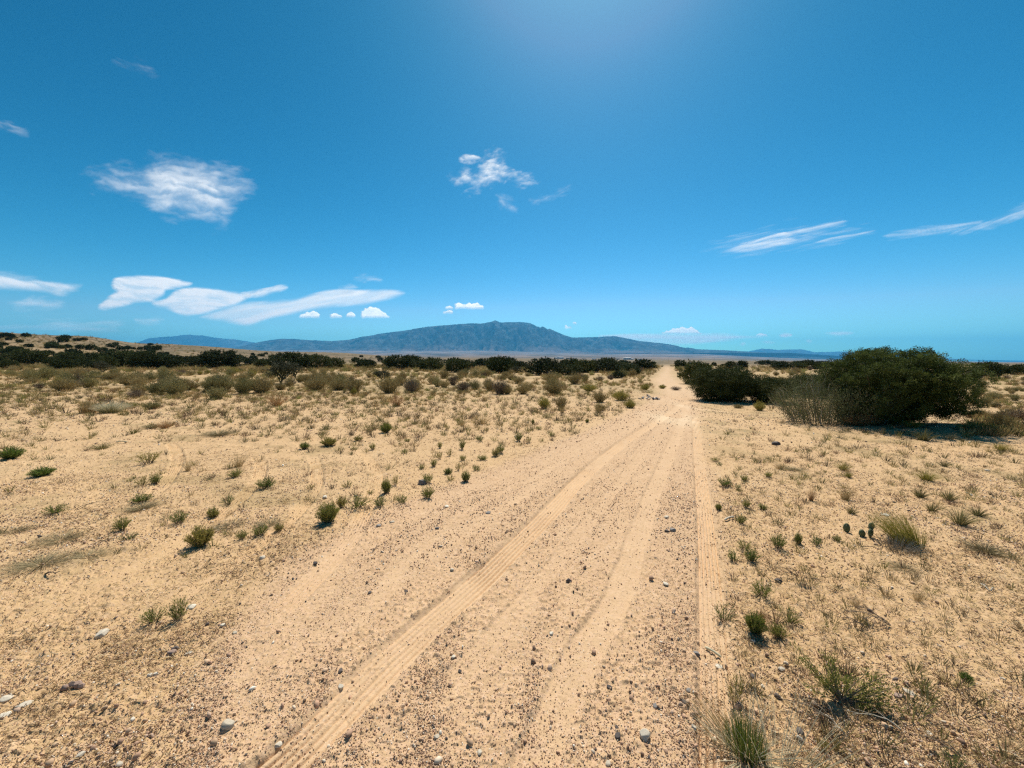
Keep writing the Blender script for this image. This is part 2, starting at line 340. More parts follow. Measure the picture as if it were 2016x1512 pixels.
# ground
def ground_mat():
    m, t, out = new_mat('sandy ground')
    tc = t.nodes.new('ShaderNodeTexCoord'); g = tc.outputs['Object']
    road = attr(t, 'road').outputs['Fac']; rut = attr(t, 'rut').outputs['Fac']; dist = attr(t, 'far').outputs['Fac']; vg = attr(t, 'veg').outputs['Fac']
    n1 = noise(t, g, .55, 5, .6); n2 = noise(t, g, 5.5, 5, .65); n3 = noise(t, g, 42, 4, .7)
    sand = ramp(t, n1, [(.3, (.48, .31, .155)), (.5, (.56, .372, .195)), (.7, (.63, .445, .25))])
    gr = ramp(t, n2, [(.32, (.40, .26, .125)), (.55, (.495, .335, .165)), (.75, (.57, .405, .215))])
    sand = mixc(t, .5, sand, gr)
    roadc = ramp(t, n2, [(.3, (.50, .325, .195)), (.55, (.58, .39, .24)), (.75, (.66, .465, .295))])
    c = mixc(t, math_(t, 'MULTIPLY', road, .9), sand, roadc)
    c = mixc(t, math_(t, 'MULTIPLY', attr(t, 'streak').outputs['Fac'], .5), c, (.49, .325, .20))
    c = mixc(t, math_(t, 'MULTIPLY', rut, .8), c, (.63, .445, .265))
    c = mixc(t, attr(t, 'pale').outputs['Fac'], c, (.70, .55, .37))
    mott = ramp(t, noise(t, g, 34, 4, .7), [(.36, (.43, .28, .145)), (.47, (.58, .405, .21)), (.56, (.60, .39, .245)), (.66, (.69, .51, .34))])
    c = mixc(t, math_(t, 'SUBTRACT', .42, math_(t, 'MULTIPLY', rut, .3)), c, mott)
    # grit: tiny coloured grains
    vo = N(t, 'ShaderNodeTexVoronoi'); vo.inputs['Scale'].default_value = 95; t.links.new(g, vo.inputs['Vector'])
    sel = t.nodes.new('ShaderNodeSeparateColor'); t.links.new(vo.outputs['Color'], sel.inputs[0])
    grain = ramp(t, sel.outputs[0], [(0, (.16, .10, .07)), (.25, (.30, .17, .10)), (.5, (.48, .32, .2)), (.8, (.50, .36, .26)), (1, (.75, .66, .52))])
    close = math_(t, 'LESS_THAN', vo.outputs['Distance'], .36)
    pick = math_(t, 'GREATER_THAN', sel.outputs[1], .62)
    gm = math_(t, 'MULTIPLY', math_(t, 'MULTIPLY', close, pick), math_(t, 'SUBTRACT', 1.0, math_(t, 'MULTIPLY', rut, .85)))
    gm = math_(t, 'MULTIPLY', gm, math_(t, 'ADD', math_(t, 'MULTIPLY', road, .45), .3), True)
    c = mixc(t, gm, c, grain)
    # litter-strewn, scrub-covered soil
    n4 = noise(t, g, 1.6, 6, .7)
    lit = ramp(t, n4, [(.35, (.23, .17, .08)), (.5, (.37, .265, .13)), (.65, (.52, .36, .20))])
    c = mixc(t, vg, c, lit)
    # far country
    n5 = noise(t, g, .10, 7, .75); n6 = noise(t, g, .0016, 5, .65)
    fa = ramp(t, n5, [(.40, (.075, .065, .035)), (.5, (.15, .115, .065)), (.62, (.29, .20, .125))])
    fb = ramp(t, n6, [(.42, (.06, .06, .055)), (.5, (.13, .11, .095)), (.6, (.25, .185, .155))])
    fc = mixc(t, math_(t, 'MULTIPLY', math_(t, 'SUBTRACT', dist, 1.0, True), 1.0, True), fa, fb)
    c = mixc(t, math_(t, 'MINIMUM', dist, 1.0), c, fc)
    p = N(t, 'ShaderNodeBsdfPrincipled'); p.inputs['Roughness'].default_value = .95; p.inputs['Specular IOR Level'].default_value = .15
    t.links.new(c, p.inputs['Base Color'])
    bsum = math_(t, 'ADD', math_(t, 'MULTIPLY', n3, .6), math_(t, 'MULTIPLY', noise(t, g, 160, 3, .6), .35))
    bsum = math_(t, 'ADD', bsum, math_(t, 'MULTIPLY', gm, .25))
    bp = t.nodes.new('ShaderNodeBump'); bp.inputs['Distance'].default_value = .012
    st = math_(t, 'SUBTRACT', .75, math_(t, 'MULTIPLY', rut, .55)); t.links.new(st, bp.inputs['Strength'])
    t.links.new(bsum, bp.inputs['Height']); t.links.new(bp.outputs[0], p.inputs['Normal'])
    t.links.new(p.outputs[0], out.inputs[0]); return m
M['ground'] = ground_mat()
# ---------------------------------------------------------------- ground sheet
def build_ground():
    s_in = np.linspace(-1.5, 1.5, 1230)
    e = np.array([1.7, 2, 2.5, 3.2, 4.5, 7, 12, 25, 60.])
    s = np.concatenate([-e[::-1], s_in, e])
    near = 1 / np.linspace(1 / 1.3, 1 / 26.0, 620)
    far = np.exp(np.linspace(math.log(26.0), math.log(33500), 261))[1:]
    back = -np.array([33500, 5000, 500, 60, 12, 4, 1.0, 0.0])
    rows = np.concatenate([back, [0.9, 1.1], near, far])
    wd = np.abs(rows - 0.9) + 0.9; wd[rows >= 0.9] = rows[rows >= 0.9]
    Y = np.repeat(rows, len(s)); X = (wd[:, None] * s[None, :]).ravel()
    X = np.clip(X, -60000, 60000)
    Z = hlow(X, Y)
    rut = np.zeros(len(X)); road = road_mask(X, Y)
    k = np.nonzero((Y > 0.95) & (Y < 62) & (np.abs(X) < 1.62 * Y))[0]
    h, ru, ro = near_detail(X[k], Y[k]); Z[k] += h; rut[k] = ru
    D = np.abs(Y)
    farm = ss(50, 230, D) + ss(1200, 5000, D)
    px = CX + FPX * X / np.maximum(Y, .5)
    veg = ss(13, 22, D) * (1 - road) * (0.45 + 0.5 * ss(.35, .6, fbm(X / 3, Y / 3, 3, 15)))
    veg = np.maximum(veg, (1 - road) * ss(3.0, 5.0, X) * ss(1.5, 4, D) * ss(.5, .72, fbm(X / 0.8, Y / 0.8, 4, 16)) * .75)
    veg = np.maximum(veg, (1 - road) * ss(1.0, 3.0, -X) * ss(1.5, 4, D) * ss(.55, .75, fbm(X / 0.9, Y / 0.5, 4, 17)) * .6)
    bx_, by_ = flat(1332, 824); bx2, by2 = flat(1345, 795)
    pale = .9 * np.exp(-((X - bx_) / .75) ** 2 - ((Y - by_) / 1.3) ** 2) + .5 * np.exp(-((X - bx2) / .9) ** 2 - ((Y - by2) / 2.2) ** 2)
    pale = np.clip(pale * ss(.3, .62, fbm(X / .5, Y / .9, 3, 44)) * 1.3, 0, .9)
    pale = np.maximum(pale, road * ss(18, 26, Y) * (1 - ss(300, 700, Y)) * .25)
    stk = road_streak(X, Y) * road
    nr, nc = len(rows), len(s)
    I = np.arange(nr * nc).reshape(nr, nc)
    F = np.stack([I[:-1, :-1], I[:-1, 1:], I[1:, 1:], I[1:, :-1]], -1).reshape(-1, 4)
    V = np.c_[X, Y, Z]
    rf = road[F].mean(1) > 0.5
    for nm, sel, lab in (('ground', ~rf, 'sandy desert ground'), ('dirt_road', rf, 'sandy dirt track')):
        f = F[sel]; u, inv = np.unique(f, return_inverse=True); f = inv.reshape(f.shape)
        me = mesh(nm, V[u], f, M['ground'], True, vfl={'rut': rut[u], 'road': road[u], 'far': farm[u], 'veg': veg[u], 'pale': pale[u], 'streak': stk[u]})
        tag(obj(nm, me), kind='structure')
build_ground()
# ---------------------------------------------------------------- mountains
def mountain_mat(name, stops, sc):
    m, t, out = new_mat(name); tc = t.nodes.new('ShaderNodeTexCoord'); g = tc.outputs['Object']
    c = ramp(t, noise(t, g, sc, 8, .7), stops)
    rel = attr(t, 'rel').outputs['Fac']
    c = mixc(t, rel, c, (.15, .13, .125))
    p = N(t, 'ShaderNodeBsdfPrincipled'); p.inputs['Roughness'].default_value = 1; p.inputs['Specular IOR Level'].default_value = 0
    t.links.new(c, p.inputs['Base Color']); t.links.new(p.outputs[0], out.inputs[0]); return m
M['mount'] = mountain_mat('haze blue forested rock', [(.40, (.002, .014, .018)), (.5, (.008, .032, .040)), (.60, (.085, .12, .13))], .0026)  # haze blue and relief shading painted in by tint and light-dark contrast
def mountain(name, prof, D0, D1, D2, base, seed, amp, label):
    P = np.array(prof, float)
    xs = np.arange(P[0, 0], P[-1, 0] + .1, 0.9)
    ys = np.interp(xs, P[:, 0], P[:, 1])
    u = (xs - CX) / FPX
    t = np.concatenate([np.linspace(0, 1, 170), 1 + np.linspace(0, 1, 40)[1:]])
    U, T = np.meshgrid(u, t); XS = np.meshgrid(xs, t)[0]; YS = np.meshgrid(ys, t)[0]
    D = np.where(T <= 1, D0 + (D1 - D0) * T, D1 + (D2 - D1) * (T - 1))
    X = U * D1 * (0.35 + 0.65 * D / D1); Y = D
    Hr = CAMH + (HOR - YS) / FPX * D1 + (0 if seed != 1 else 0)
    Hr = Hr + (D1 / FPX) * 0.9 * (fbm(XS / 6.0, XS * 0, 3, seed + 7) - 0.5)
    Hb = CAMH + (HOR - base) / FPX * D0 - 30
    up = np.where(T <= 1, T, np.maximum(0, 2 - T))
    sh = np.where(T <= 1, 0.30 * ss(0, .55, T) + 0.70 * ss(.25, 1.0, T) ** 1.1, 1 - ss(0, 1, T - 1))
    rid = 1 - np.abs(2 * fbm(X / 900 + 0.5 * fbm(X / 2000, Y / 2000, 2, seed), Y / 3200, 5, seed, .55) - 1)
    rid2 = 1 - np.abs(2 * fbm(X / 300, Y / 900, 4, seed + 3, .6) - 1)
    cut = np.sin(math.pi * np.clip(up, 0, 1)) ** 0.8
    Z = Hb + (Hr - Hb) * (sh + amp * cut * (rid - .80) * 1.7 + amp * .5 * cut * (rid2 - .75))
    Z = np.minimum(Z, CAMH + (HOR - YS) / FPX * np.maximum(D, D0) * np.where(T < 1, .995, 1) + (T >= 1) * 1e5)
    edge = ss(0, 14, XS - xs[0]) * ss(0, 14, xs[-1] - XS)
    Z = Hb + (Z - Hb) * edge
    nr, nc = U.shape; I = np.arange(nr * nc).reshape(nr, nc)
    F = np.stack([I[:-1, :-1], I[:-1, 1:], I[1:, 1:], I[1:, :-1]], -1).reshape(-1, 4)
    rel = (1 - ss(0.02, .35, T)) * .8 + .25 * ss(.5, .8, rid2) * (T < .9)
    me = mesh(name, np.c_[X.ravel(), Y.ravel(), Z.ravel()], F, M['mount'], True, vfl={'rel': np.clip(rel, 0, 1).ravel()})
    o = obj(name, me); tag(o, kind='structure'); o['label'] = label
mountain('mountain', [(470, 690), (500, 679), (520, 674), (540, 669), (565, 667), (600, 669), (658, 672), (690, 669), (720, 663), (760, 656), (800, 651), (830, 646), (860, 642), (890, 640), (930, 637), (945, 638), (965, 635), (975, 631.5), (984, 635.5), (1000, 635), (1030, 635), (1045, 637), (1056, 643), (1060, 643.5), (1063, 646), (1067, 643), (1071, 645), (1076, 649), (1082, 648), (1090, 652), (1098, 655), (1110, 660), (1124, 665), (1145, 664.5), (1175, 664), (1205, 662), (1213, 662.5), (1230, 666), (1250, 671), (1280, 674), (1300, 676), (1320, 680), (1345, 685), (1353, 684.5), (1370, 687.5), (1400, 689), (1460, 692), (1520, 697), (1600, 702), (1680, 706)],
         13500, 18500, 23000, 693, 1, .34, 'long blue mountain with a pointed summit and jagged right shoulder')
mountain('far_mountain', [(230, 690), (270, 676), (300, 666), (330, 663), (345, 662.5), (365, 660), (378, 659), (390, 661), (402, 660.5), (420, 664), (445, 667), (470, 669), (500, 674), (540, 680), (600, 688)],
         22000, 25000, 29000, 694, 11, .10, 'low pale blue range beyond the left hillside')
mountain('far_mountain', [(1380, 700), (1440, 694), (1470, 692), (1487, 689), (1499, 686.5), (1506, 688), (1512, 687), (1530, 689), (1550, 688), (1576, 688), (1590, 691), (1600, 693.5), (1640, 692.5), (1665, 692), (1690, 694), (1730, 697), (1800, 702), (1900, 708), (2016, 714), (2060, 716)],
         23000, 26500, 30000, 708, 21, .08, 'pale blue low range far behind the big juniper')
# ---------------------------------------------------------------- plant geometry
def unit(v): return v / (np.linalg.norm(v, axis=-1, keepdims=True) + 1e-9)
def rdir(n, up=0.0, rng=RNG):
    v = rng.normal(size=(n, 3)); v = unit(v); v[:, 2] += up; return unit(v)
def leaves(P, Dr, ln, wd, rng=RNG):
    """diamond leaf quads at P along Dr"""
    n = len(P); s = unit(np.cross(Dr, rdir(n, 0, rng))); ln = np.broadcast_to(np.asarray(ln, float).reshape(-1, 1), (n, 1)); wd = np.broadcast_to(np.asarray(wd, float).reshape(-1, 1), (n, 1))
    V = np.stack([P, P + Dr * ln * .5 + s * wd * .5, P + Dr * ln, P + Dr * ln * .5 - s * wd * .5], 1).reshape(-1, 3)
    return V, np.arange(4 * n).reshape(n, 4)
def strips(P, wd):
    """ribbons through P (n,k,3) with width wd (n,k)"""
    n, k, _ = P.shape; T = unit(np.gradient(P, axis=1)); s = unit(np.cross(T, rdir(n)[:, None, :]))
    L = P + s * wd[..., None] * .5; Q = P - s * wd[..., None] * .5
    V = np.stack([L, Q], 2).reshape(-1, 3); b = (np.arange(n) * k * 2)[:, None] + (np.arange(k - 1) * 2)[None, :]
    F = np.stack([b, b + 1, b + 3, b + 2], -1).reshape(-1, 4); return V, F
def tubes(P, rd, ns=5):
    """closed-look tubes through P (n,k,3), radius rd (n,k)"""
    n, k, _ = P.shape; T = unit(np.gradient(P, axis=1)); ref = np.broadcast_to(rdir(n)[:, None, :], P.shape)
    a = unit(np.cross(T, ref)); b = np.cross(T, a); an = np.linspace(0, 2 * math.pi, ns, endpoint=False)
    V = P[:, :, None, :] + rd[..., None, None] * (np.cos(an)[None, None, :, None] * a[:, :, None, :] + np.sin(an)[None, None, :, None] * b[:, :, None, :])
    V = V.reshape(-1, 3); base = (np.arange(n) * k * ns)[:, None, None] + (np.arange(k - 1) * ns)[None, :, None] + np.arange(ns)[None, None, :]
    nx = base - np.arange(ns) + (np.arange(ns) + 1) % ns
    F = np.stack([base, nx, nx + ns, base + ns], -1).reshape(-1, 4); return V, F
class B:
    def __init__(s): s.V = []; s.F = []; s.v = []; s.n = 0
    def add(s, VF, val=None):
        V, F = VF; s.V.append(V); s.F.append(F + s.n); s.n += len(V)
        s.v.append(np.full(len(F), .5) if val is None else np.broadcast_to(np.asarray(val, float), (len(F),)))
    def mesh(s, name, mat, smooth=False): return mesh(name, np.concatenate(s.V), np.concatenate(s.F), mat, smooth, fl={'v': np.clip(np.concatenate(s.v), 0, 1)})
def stems_curves(n, h, spread, k=5, bend=.35, rng=RNG, lean=(0, 0), r0=.03, up=.35):
    """fan of stems from a common base; height h, half spread"""
    an = rng.uniform(0, 2 * math.pi, n); q = np.sqrt(rng.uniform(0.0, 1, n))
    hh = h * rng.uniform(.55, 1.0, n) * (1 - .45 * q ** 2)
    tip = np.c_[np.cos(an) * q * spread + lean[0] * hh, np.sin(an) * q * spread + lean[1] * hh, hh]
    b = np.c_[np.cos(an) * r0 * q, np.sin(an) * r0 * q, np.zeros(n) - .01]
    t = np.linspace(0, 1, k)[None, :, None]
    mid = (b + tip) / 2 + np.c_[-(tip - b)[:, 0] * bend * .5, -(tip - b)[:, 1] * bend * .5, hh * up * .3] + rng.normal(size=(n, 3)) * h * .03
    return (1 - t) ** 2 * b[:, None] + 2 * t * (1 - t) * mid[:, None] + t ** 2 * tip[:, None]
def green_shrub(seed, h=.16, spread=.10, n=46, mat='green', lw=.0036, ll=.028, per=16):
    r = np.random.default_rng(seed); P = stems_curves(n, h, spread, 6, rng=r)
    st = B(); st.add(strips(P, np.linspace(.0045, .0018, 6)[None, :] * np.ones((n, 1))), r.uniform(0, 1, n).repeat(5))
    lf = B(); t = r.uniform(.25, 1, (n, per)); ti = t * 5; i0 = np.clip(ti.astype(int), 0, 4); fr = (ti - i0)[..., None]
    a = np.arange(n)[:, None]; Q = P[a, i0] * (1 - fr) + P[a, i0 + 1] * fr; T = unit(P[a, i0 + 1] - P[a, i0])
    Dr = unit(T + .55 * r.normal(size=T.shape)); Q = Q.reshape(-1, 3); Dr = Dr.reshape(-1, 3)
    lf.add(leaves(Q, Dr, r.uniform(.6, 1.2, len(Q)) * ll, lw * r.uniform(.8, 1.4, len(Q)), r), (t.ravel() * .7 + r.uniform(0, .35, len(Q))))
    return st, lf
def thing_shrub(name, st, lf, m1, m2, a='stems', b='foliage'):
    root = empty(name, (0, 0, -50))
    o1 = obj(a, st.mesh(a, M[m1]), root); o2 = obj(b, lf.mesh(b, M[m2]), root); kid(o1, root); kid(o2, root)
    return root
def grass(seed, h=.25, spread=.15, n=160, w=.003, lean=(0, 0), bend=.5, k=5, r0=.04):
    r = np.random.default_rng(seed); P = stems_curves(n, h, spread, k, bend, r, lean, r0, up=.6)
    b = B(); b.add(strips(P, np.linspace(1, .25, k)[None, :] * w * r.uniform(.7, 1.3, (n, 1))), np.repeat(r.uniform(0, 1, n), k - 1)); return b
# juniper: forking limbs carry foliage pads made of leaf sprays
def juniper(seed, W, Dp, H, nclump, nleaf, ll, lw, lobes=9, top=False, limbs=10, gap=.0, skirt=.06, tight=1.0, ball=0.):
    r = np.random.default_rng(seed)
    m_ = nclump * 3; u = unit(r.normal(size=(m_, 3))); q = r.uniform(0, 1, m_) ** .30
    e = 2.7; sup = (np.abs(u[:, 0]) ** e + np.abs(u[:, 1]) ** e + np.abs(u[:, 2]) ** e) ** (-1 / e) * .92
    f_ = math.sqrt(max(lobes, 4)) * .55
    lob = .58 + .78 * fbm(u[:, 0] * f_ + 3.1 * u[:, 2] + seed, u[:, 1] * f_ + 2.3 * u[:, 2] * f_ / 2, 3, seed)
    Pc = u * (q * sup * lob)[:, None] * np.array([W * .5, Dp * .5, H * .50]) + np.array([0, 0, H * .46])
    taper = .9 + .1 * ss(0, .4, Pc[:, 2] / H); Pc[:, :2] *= taper[:, None]
    ok = (Pc[:, 2] > H * skirt) & (Pc[:, 2] < H * .98)
    # notches so that the outline breaks up
    nz = fbm(Pc[:, 0] / (W * .10) + 9, (Pc[:, 2] + Pc[:, 1] * .6) / (W * .10), 2, seed); ok &= nz > .30 + gap
    Pc = Pc[ok][:nclump]; n = len(Pc)
    out = unit(Pc - np.array([0, 0, H * .3])); out = unit(out + np.array([0, 0, .55]) + .35 * r.normal(size=(n, 3)))
    L = r.uniform(.5, 1.7, n) * H * .07
    tt = r.uniform(0, 1, (n, nleaf)); rad = .42 * L[:, None] * (1 - .6 * tt) * tight
    Q = Pc[:, None] + out[:, None] * (tt * L[:, None] * 1.7)[..., None] + r.normal(size=(n, nleaf, 3)) * rad[..., None] * .6
    Dr = unit(out[:, None] + .8 * r.normal(size=(n, nleaf, 3)))
    if ball:
        g_ = unit(r.normal(size=(n, nleaf, 3))); Q = Pc[:, None] + g_ * (r.uniform(0, 1, (n, nleaf, 1)) ** .5) * (ball * r.uniform(.5, 1.3, (n, 1, 1))) * np.array([1, 1, .8]); Dr = unit(g_ + .6 * r.normal(size=g_.shape) + out[:, None] * .5)
    cv = np.repeat(r.uniform(0, .75, n), nleaf) + .25 * r.uniform(0, 1, n * nleaf)
    lf = B(); lf.add(leaves(Q.reshape(-1, 3), Dr.reshape(-1, 3), ll * r.uniform(.6, 1.4, n * nleaf), lw * r.uniform(.7, 1.3, n * nleaf), r), cv)
    # limbs to a sample of clumps
    tk = B()
    idx = r.choice(n, min(limbs, n), replace=False); tip = Pc[idx]; k = 7; t = np.linspace(0, 1, k)[None, :, None]
    b0 = np.c_[r.normal(size=(len(idx), 2)) * W * .025, np.full(len(idx), -.05)]
    mid = tip * np.array([.35, .35, .55]) + r.normal(size=tip.shape) * H * .04
    P = (1 - t) ** 2 * b0[:, None] + 2 * t * (1 - t) * mid[:, None] + t ** 2 * tip[:, None]
    P[:, 1:-1] += r.normal(size=P[:, 1:-1].shape) * H * .012
    R0 = H * .016 * r.uniform(.5, 1.1, (len(idx), 1)); tk.add(tubes(P, R0 * np.linspace(1, .18, k)[None, :], 5), np.repeat(r.uniform(0, 1, len(idx)), 5 * (k - 1)))
    return tk, lf
def thing_juniper(tk, lf, name='juniper_bush', mat='juniper'):
    root = empty(name, (0, 0, -50)); o1 = obj('trunk', tk.mesh('trunk', M['bark'], True), root); o2 = obj('crown', lf.mesh('crown', M[mat]), root)
    kid(o1, root); kid(o2, root); return root
def place(root, p, label, cat, group=None, rz=0, sc=1.0, used=set()):
    o = root if root.name not in used else copy_tree(root)
    used.add(root.name)
    o.location = p; o.rotation_euler = (0, 0, rz); o.scale = (sc, sc, sc) if np.isscalar(sc) else sc
    tag(o, label, cat, group)
    if group is None and 'group' in o: del o['group']
    return o
def spot(x, y):
    p = at(x, y)
    if p[1] < 60: p[2] = ground_z(p[0], p[1])[0]
    return p
ORD = ['leftmost', 'second', 'third', 'fourth', 'fifth', 'sixth', 'seventh', 'eighth', 'ninth', 'tenth', 'eleventh', 'twelfth', 'thirteenth', 'fourteenth', 'fifteenth', 'sixteenth']
def size_px(p, hpx): return hpx / FPX * math.hypot(p[1], 0) 
# ---- prototypes
GS = [thing_shrub('green_shrub', *green_shrub(100 + i, h=1.0 * .16, spread=[.09, .11, .075, .13, .10, .085][i], n=[46, 60, 34, 52, 70, 28][i]), 'twig', ['green', 'green', 'green', 'green', 'yellow', 'lush'][i]) for i in range(6)]
GS += [thing_shrub('green_shrub', *green_shrub(120 + i, h=.16, spread=[.12, .08, .10, .14][i], n=[38, 90, 24, 44][i], per=[12, 20, 14, 9][i], ll=[.034, .022, .03, .026][i]), 'twig', ['green', 'green', 'yellow', 'lush'][i]) for i in range(4)]
DENSE = [thing_shrub('green_shrub', *green_shrub(140 + i, h=.2, spread=.13, n=170, lw=.004, ll=.03, per=20), 'twig', ['lush', 'green', 'yellow'][i]) for i in range(3)]
# near shrubs: x, base row, height px, width px, kind, look+place label
GSL = [
 (22, 903, 30, 42, 'D0', 'dense bright green shrub at the left edge of the sand'),
 (82, 936, 24, 40, 'D0', 'dense bright green shrub a step right of the one at the left edge'),
 (292, 912, 28, 40, 2, 'olive green shrub with dry stalks left of the curved tyre marks'),
 (280, 955, 22, 22, 5, 'thin upright green shrub, left one of a close pair left of tyre marks'),
 (306, 952, 26, 24, 1, 'bushy green shrub, right one of a close pair left of tyre marks'),
 (264, 941, 9, 9, 5, 'tiny green sprig beside the close pair of shrubs'),
 (280, 985, 22, 38, 0, 'low spreading green shrub beside the sharp bend of the tyre marks'),
 (463, 938, 20, 30, 1, 'round green shrub above the middle tyre marks on the left'),
 (524, 960, 26, 38, 1, 'bushy dark green shrub alone between two curving tyre marks'),
 (611, 961, 14, 18, 5, 'tiny star shaped green shrub inside the tyre marks'),
 (684, 959, 16, 22, 5, 'small green shrub right of the third tyre mark'),
 (450, 990, 26, 28, 3, 'slanting green shrub right above the tread marks'),
 (420, 1014, 28, 32, 1, 'green shrub with pale stems just left of the tread marks'),
 (352, 1028, 32, 38, 3, 'olive shrub with bare grey stems in the middle left sand'),
 (108, 1011, 24, 46, 3, 'low flat green shrub far left on smooth sand'),
 (240, 1043, 32, 32, 1, 'upright green shrub above a line of dry litter on the left'),
 (255, 1062, 20, 36, 3, 'grey green shrub lying on the dry litter line'),
 (394, 1074, 46, 50, 'D2', 'big yellow green shrub beside the left tread marks'),
 (476, 1060, 22, 26, 3, 'left small shrub of the row of three above the tread marks'),
 (512, 1053, 26, 32, 1, 'middle shrub of the row of three above the tread marks'),
 (549, 1042, 18, 20, 4, 'right yellowish shrub of the row of three above the tread marks'),
 (646, 1028, 46, 46, 'D1', 'largest dense green shrub at the edge of the gravel track'),
 (672, 1000, 26, 22, 4, 'yellowish shrub leaning on the largest green shrub'),
 (702, 999, 32, 42, 0, 'wide green shrub right behind the largest green shrub'),
 (748, 997, 24, 34, 3, 'sprawling light green shrub right of the wide green shrub'),
 (790, 991, 22, 22, 0, 'small green shrub between tyre marks and the grey stone'),
 (761, 972, 34, 28, 1, 'tall green shrub in the pair left of the grey stone'),
 (778, 954, 24, 20, 4, 'yellow green shrub behind the tall one left of the grey stone'),
 (729, 969, 9, 18, 3, 'tiny flat shrub left of the tall green pair'),
 (842, 981, 28, 32, 1, 'bright green shrub just in front of the grey stone'),
 (842, 950, 22, 24, 0, 'green shrub right behind the grey stone'),
 (882, 931, 16, 26, 1, 'low round shrub at the back of the cluster right of the stone'),
 (902, 926, 16, 12, 5, 'narrow upright shrub in the cluster right of the stone'),
 (887, 945, 15, 26, 4, 'pale low shrub at the front left of the cluster right of the stone'),
 (917, 948, 26, 26, 1, 'tallest front shrub of the cluster right of the stone'),
 (938, 926, 15, 15, 0, 'single small shrub nearest the gravel at the cluster of the stone'),
 (830, 921, 12, 18, 3, 'small grey green shrub above the grey stone'),
 (854, 917, 18, 15, 1, 'upright dark green shrub above the grey stone'),
 (865, 903, 18, 17, 4, 'yellowish shrub a little further than the upright one above the stone'),
 (885, 896, 17, 12, 2, 'brownish green shrub further up from the grey stone'),
 (911, 907, 14, 16, 0, 'small shrub right of the brownish green one'),
 (910, 884, 24, 15, 1, 'tall narrow green shrub above the stone cluster'),
 (950, 905, 13, 24, 1, 'low wide shrub at the track edge above the stone cluster'),
 (976, 898, 18, 18, 4, 'left one of two touching shrubs at the track edge'),
 (985, 893, 20, 20, 0, 'right one of two touching shrubs at the track edge'),
 (866, 881, 15, 13, 1, 'small round shrub left of the tall narrow one'),
 (1021, 869, 22, 20, 1, 'larger shrub of the two nearest where the track narrows'),
 (1040, 872, 17, 13, 5, 'narrow shrub of the two nearest where the track narrows'),
 (944, 869, 15, 15, 0, 'small round shrub in the line leading to the track'),
 (1087, 858, 11, 16, 3, 'last low shrub at the track edge before the scrub'),
 (734, 884, 15, 15, 0, 'small green shrub above the bend of the right tyre marks'),
 (760, 851, 22, 26, 'D1', 'dark round shrub in the sparse field above the stone'),
 (797, 891, 11, 15, 2, 'small olive shrub in the sparse field above the stone'),
 (705, 867, 12, 20, 4, 'low yellowish shrub left in the sparse field'),
 (647, 877, 20, 32, 'D2', 'wide yellow tipped shrub beyond the crossing tyre marks'),
 (600, 882, 17, 28, 1, 'low shrub beside the wide yellow tipped one'),
 (698, 884, 9, 18, 3, 'tiny low shrub right of the wide yellow tipped one'),
 (802, 869, 8, 15, 0, 'tiny shrub in the middle of the sparse field'),
 (1049, 836, 12, 10, 1, 'small round shrub close to the scrub edge by the track'),
 (1156, 832, 9, 12, 1, 'tiny dark shrub nearest the far bend of the track'),
 (1062, 846, 10, 12, 0, 'tiny shrub left of the track near the scrub'),
 (880, 848, 16, 14, 4, 'yellowish shrub high in the sparse field'),
 (904, 836, 13, 14, 0, 'green shrub highest in the sparse field'),
 (302, 1224, 36, 50, 3, 'leafy shrub lying flat left of the white flat stone'),
 (352, 1219, 48, 44, 3, 'slanting leafy shrub touching the white flat stone'),
 # right of the track
 (1427, 957, 21, 28, 0, 'sprawling green shrub beside the right tread marks'),
 (1453, 963, 13, 14, 5, 'tiny shrub right of the sprawling one by the tread marks'),
 (1465, 947, 15, 17, 0, 'small v shaped shrub above the sprawling one'),
 (1512, 941, 11, 15, 0, 'tiny shrub furthest right in the first row right of the track'),
 (1469, 999, 20, 19, 1, 'upright green shrub above the driftwood stick'),
 (1502, 1001, 15, 21, 1, 'round green shrub right of the upright one'),
 (1415, 1003, 17, 19, 1, 'small dark shrub at the right tread marks above the stick'),
 (1459, 1029, 23, 24, 1, 'green shrub at the end of the driftwood stick'),
 (1532, 1077, 33, 32, 0, 'larger double stemmed shrub in the row left of the cactus'),
 (1572, 1067, 26, 20, 1, 'middle shrub in the row left of the cactus'),
 (1605, 1071, 22, 22, 5, 'y shaped shrub in the row left of the cactus'),
 (1647, 1063, 14, 18, 0, 'small shrub touching the cactus pad'),
 (1479, 1106, 34, 34, 1, 'front shrub of a group of three beside the tread marks'),
 (1467, 1081, 22, 28, 0, 'rear shrub of a group of three beside the tread marks'),
 (1445, 1104, 27, 26, 5, 'left shrub of a group of three beside the tread marks'),
 (1502, 1173, 40, 38, 0, 'open branched shrub in front of the dead twig'),
 (1409, 910, 12, 16, 0, 'tiny shrub nearest the right tread marks, behind'),
 (1416, 918, 11, 16, 3, 'tiny shrub just in front of the nearest tread mark one'),
 (1426, 1218, 42, 48, 3, 'spiky open shrub on the right tread marks'),
 (1486, 1250, 46, 42, 'D1', 'dense dark shrub, darkest of four right of the tread marks'),
 (1531, 1254, 36, 40, 1, 'right front shrub of four right of the tread marks'),
 (1553, 1226, 36, 34, 0, 'right rear shrub of four right of the tread marks'),
 (1449, 1379, 54, 36, 5, 'tall thin shrub standing in the tread marks near the front'),
 (1902, 1337, 19, 22, 'D0', 'small leafy green weed on bare sand near the right edge'),
 (1620, 1478, 26, 26, 5, 'thin sprig near the bottom right of the big grass clump'),
 (1646, 1474, 30, 14, 5, 'narrow upright sprig right of the big grass clump'),
 (1878, 1512, 40, 46, 3, 'shrub cut by the bottom edge at the right'),
]
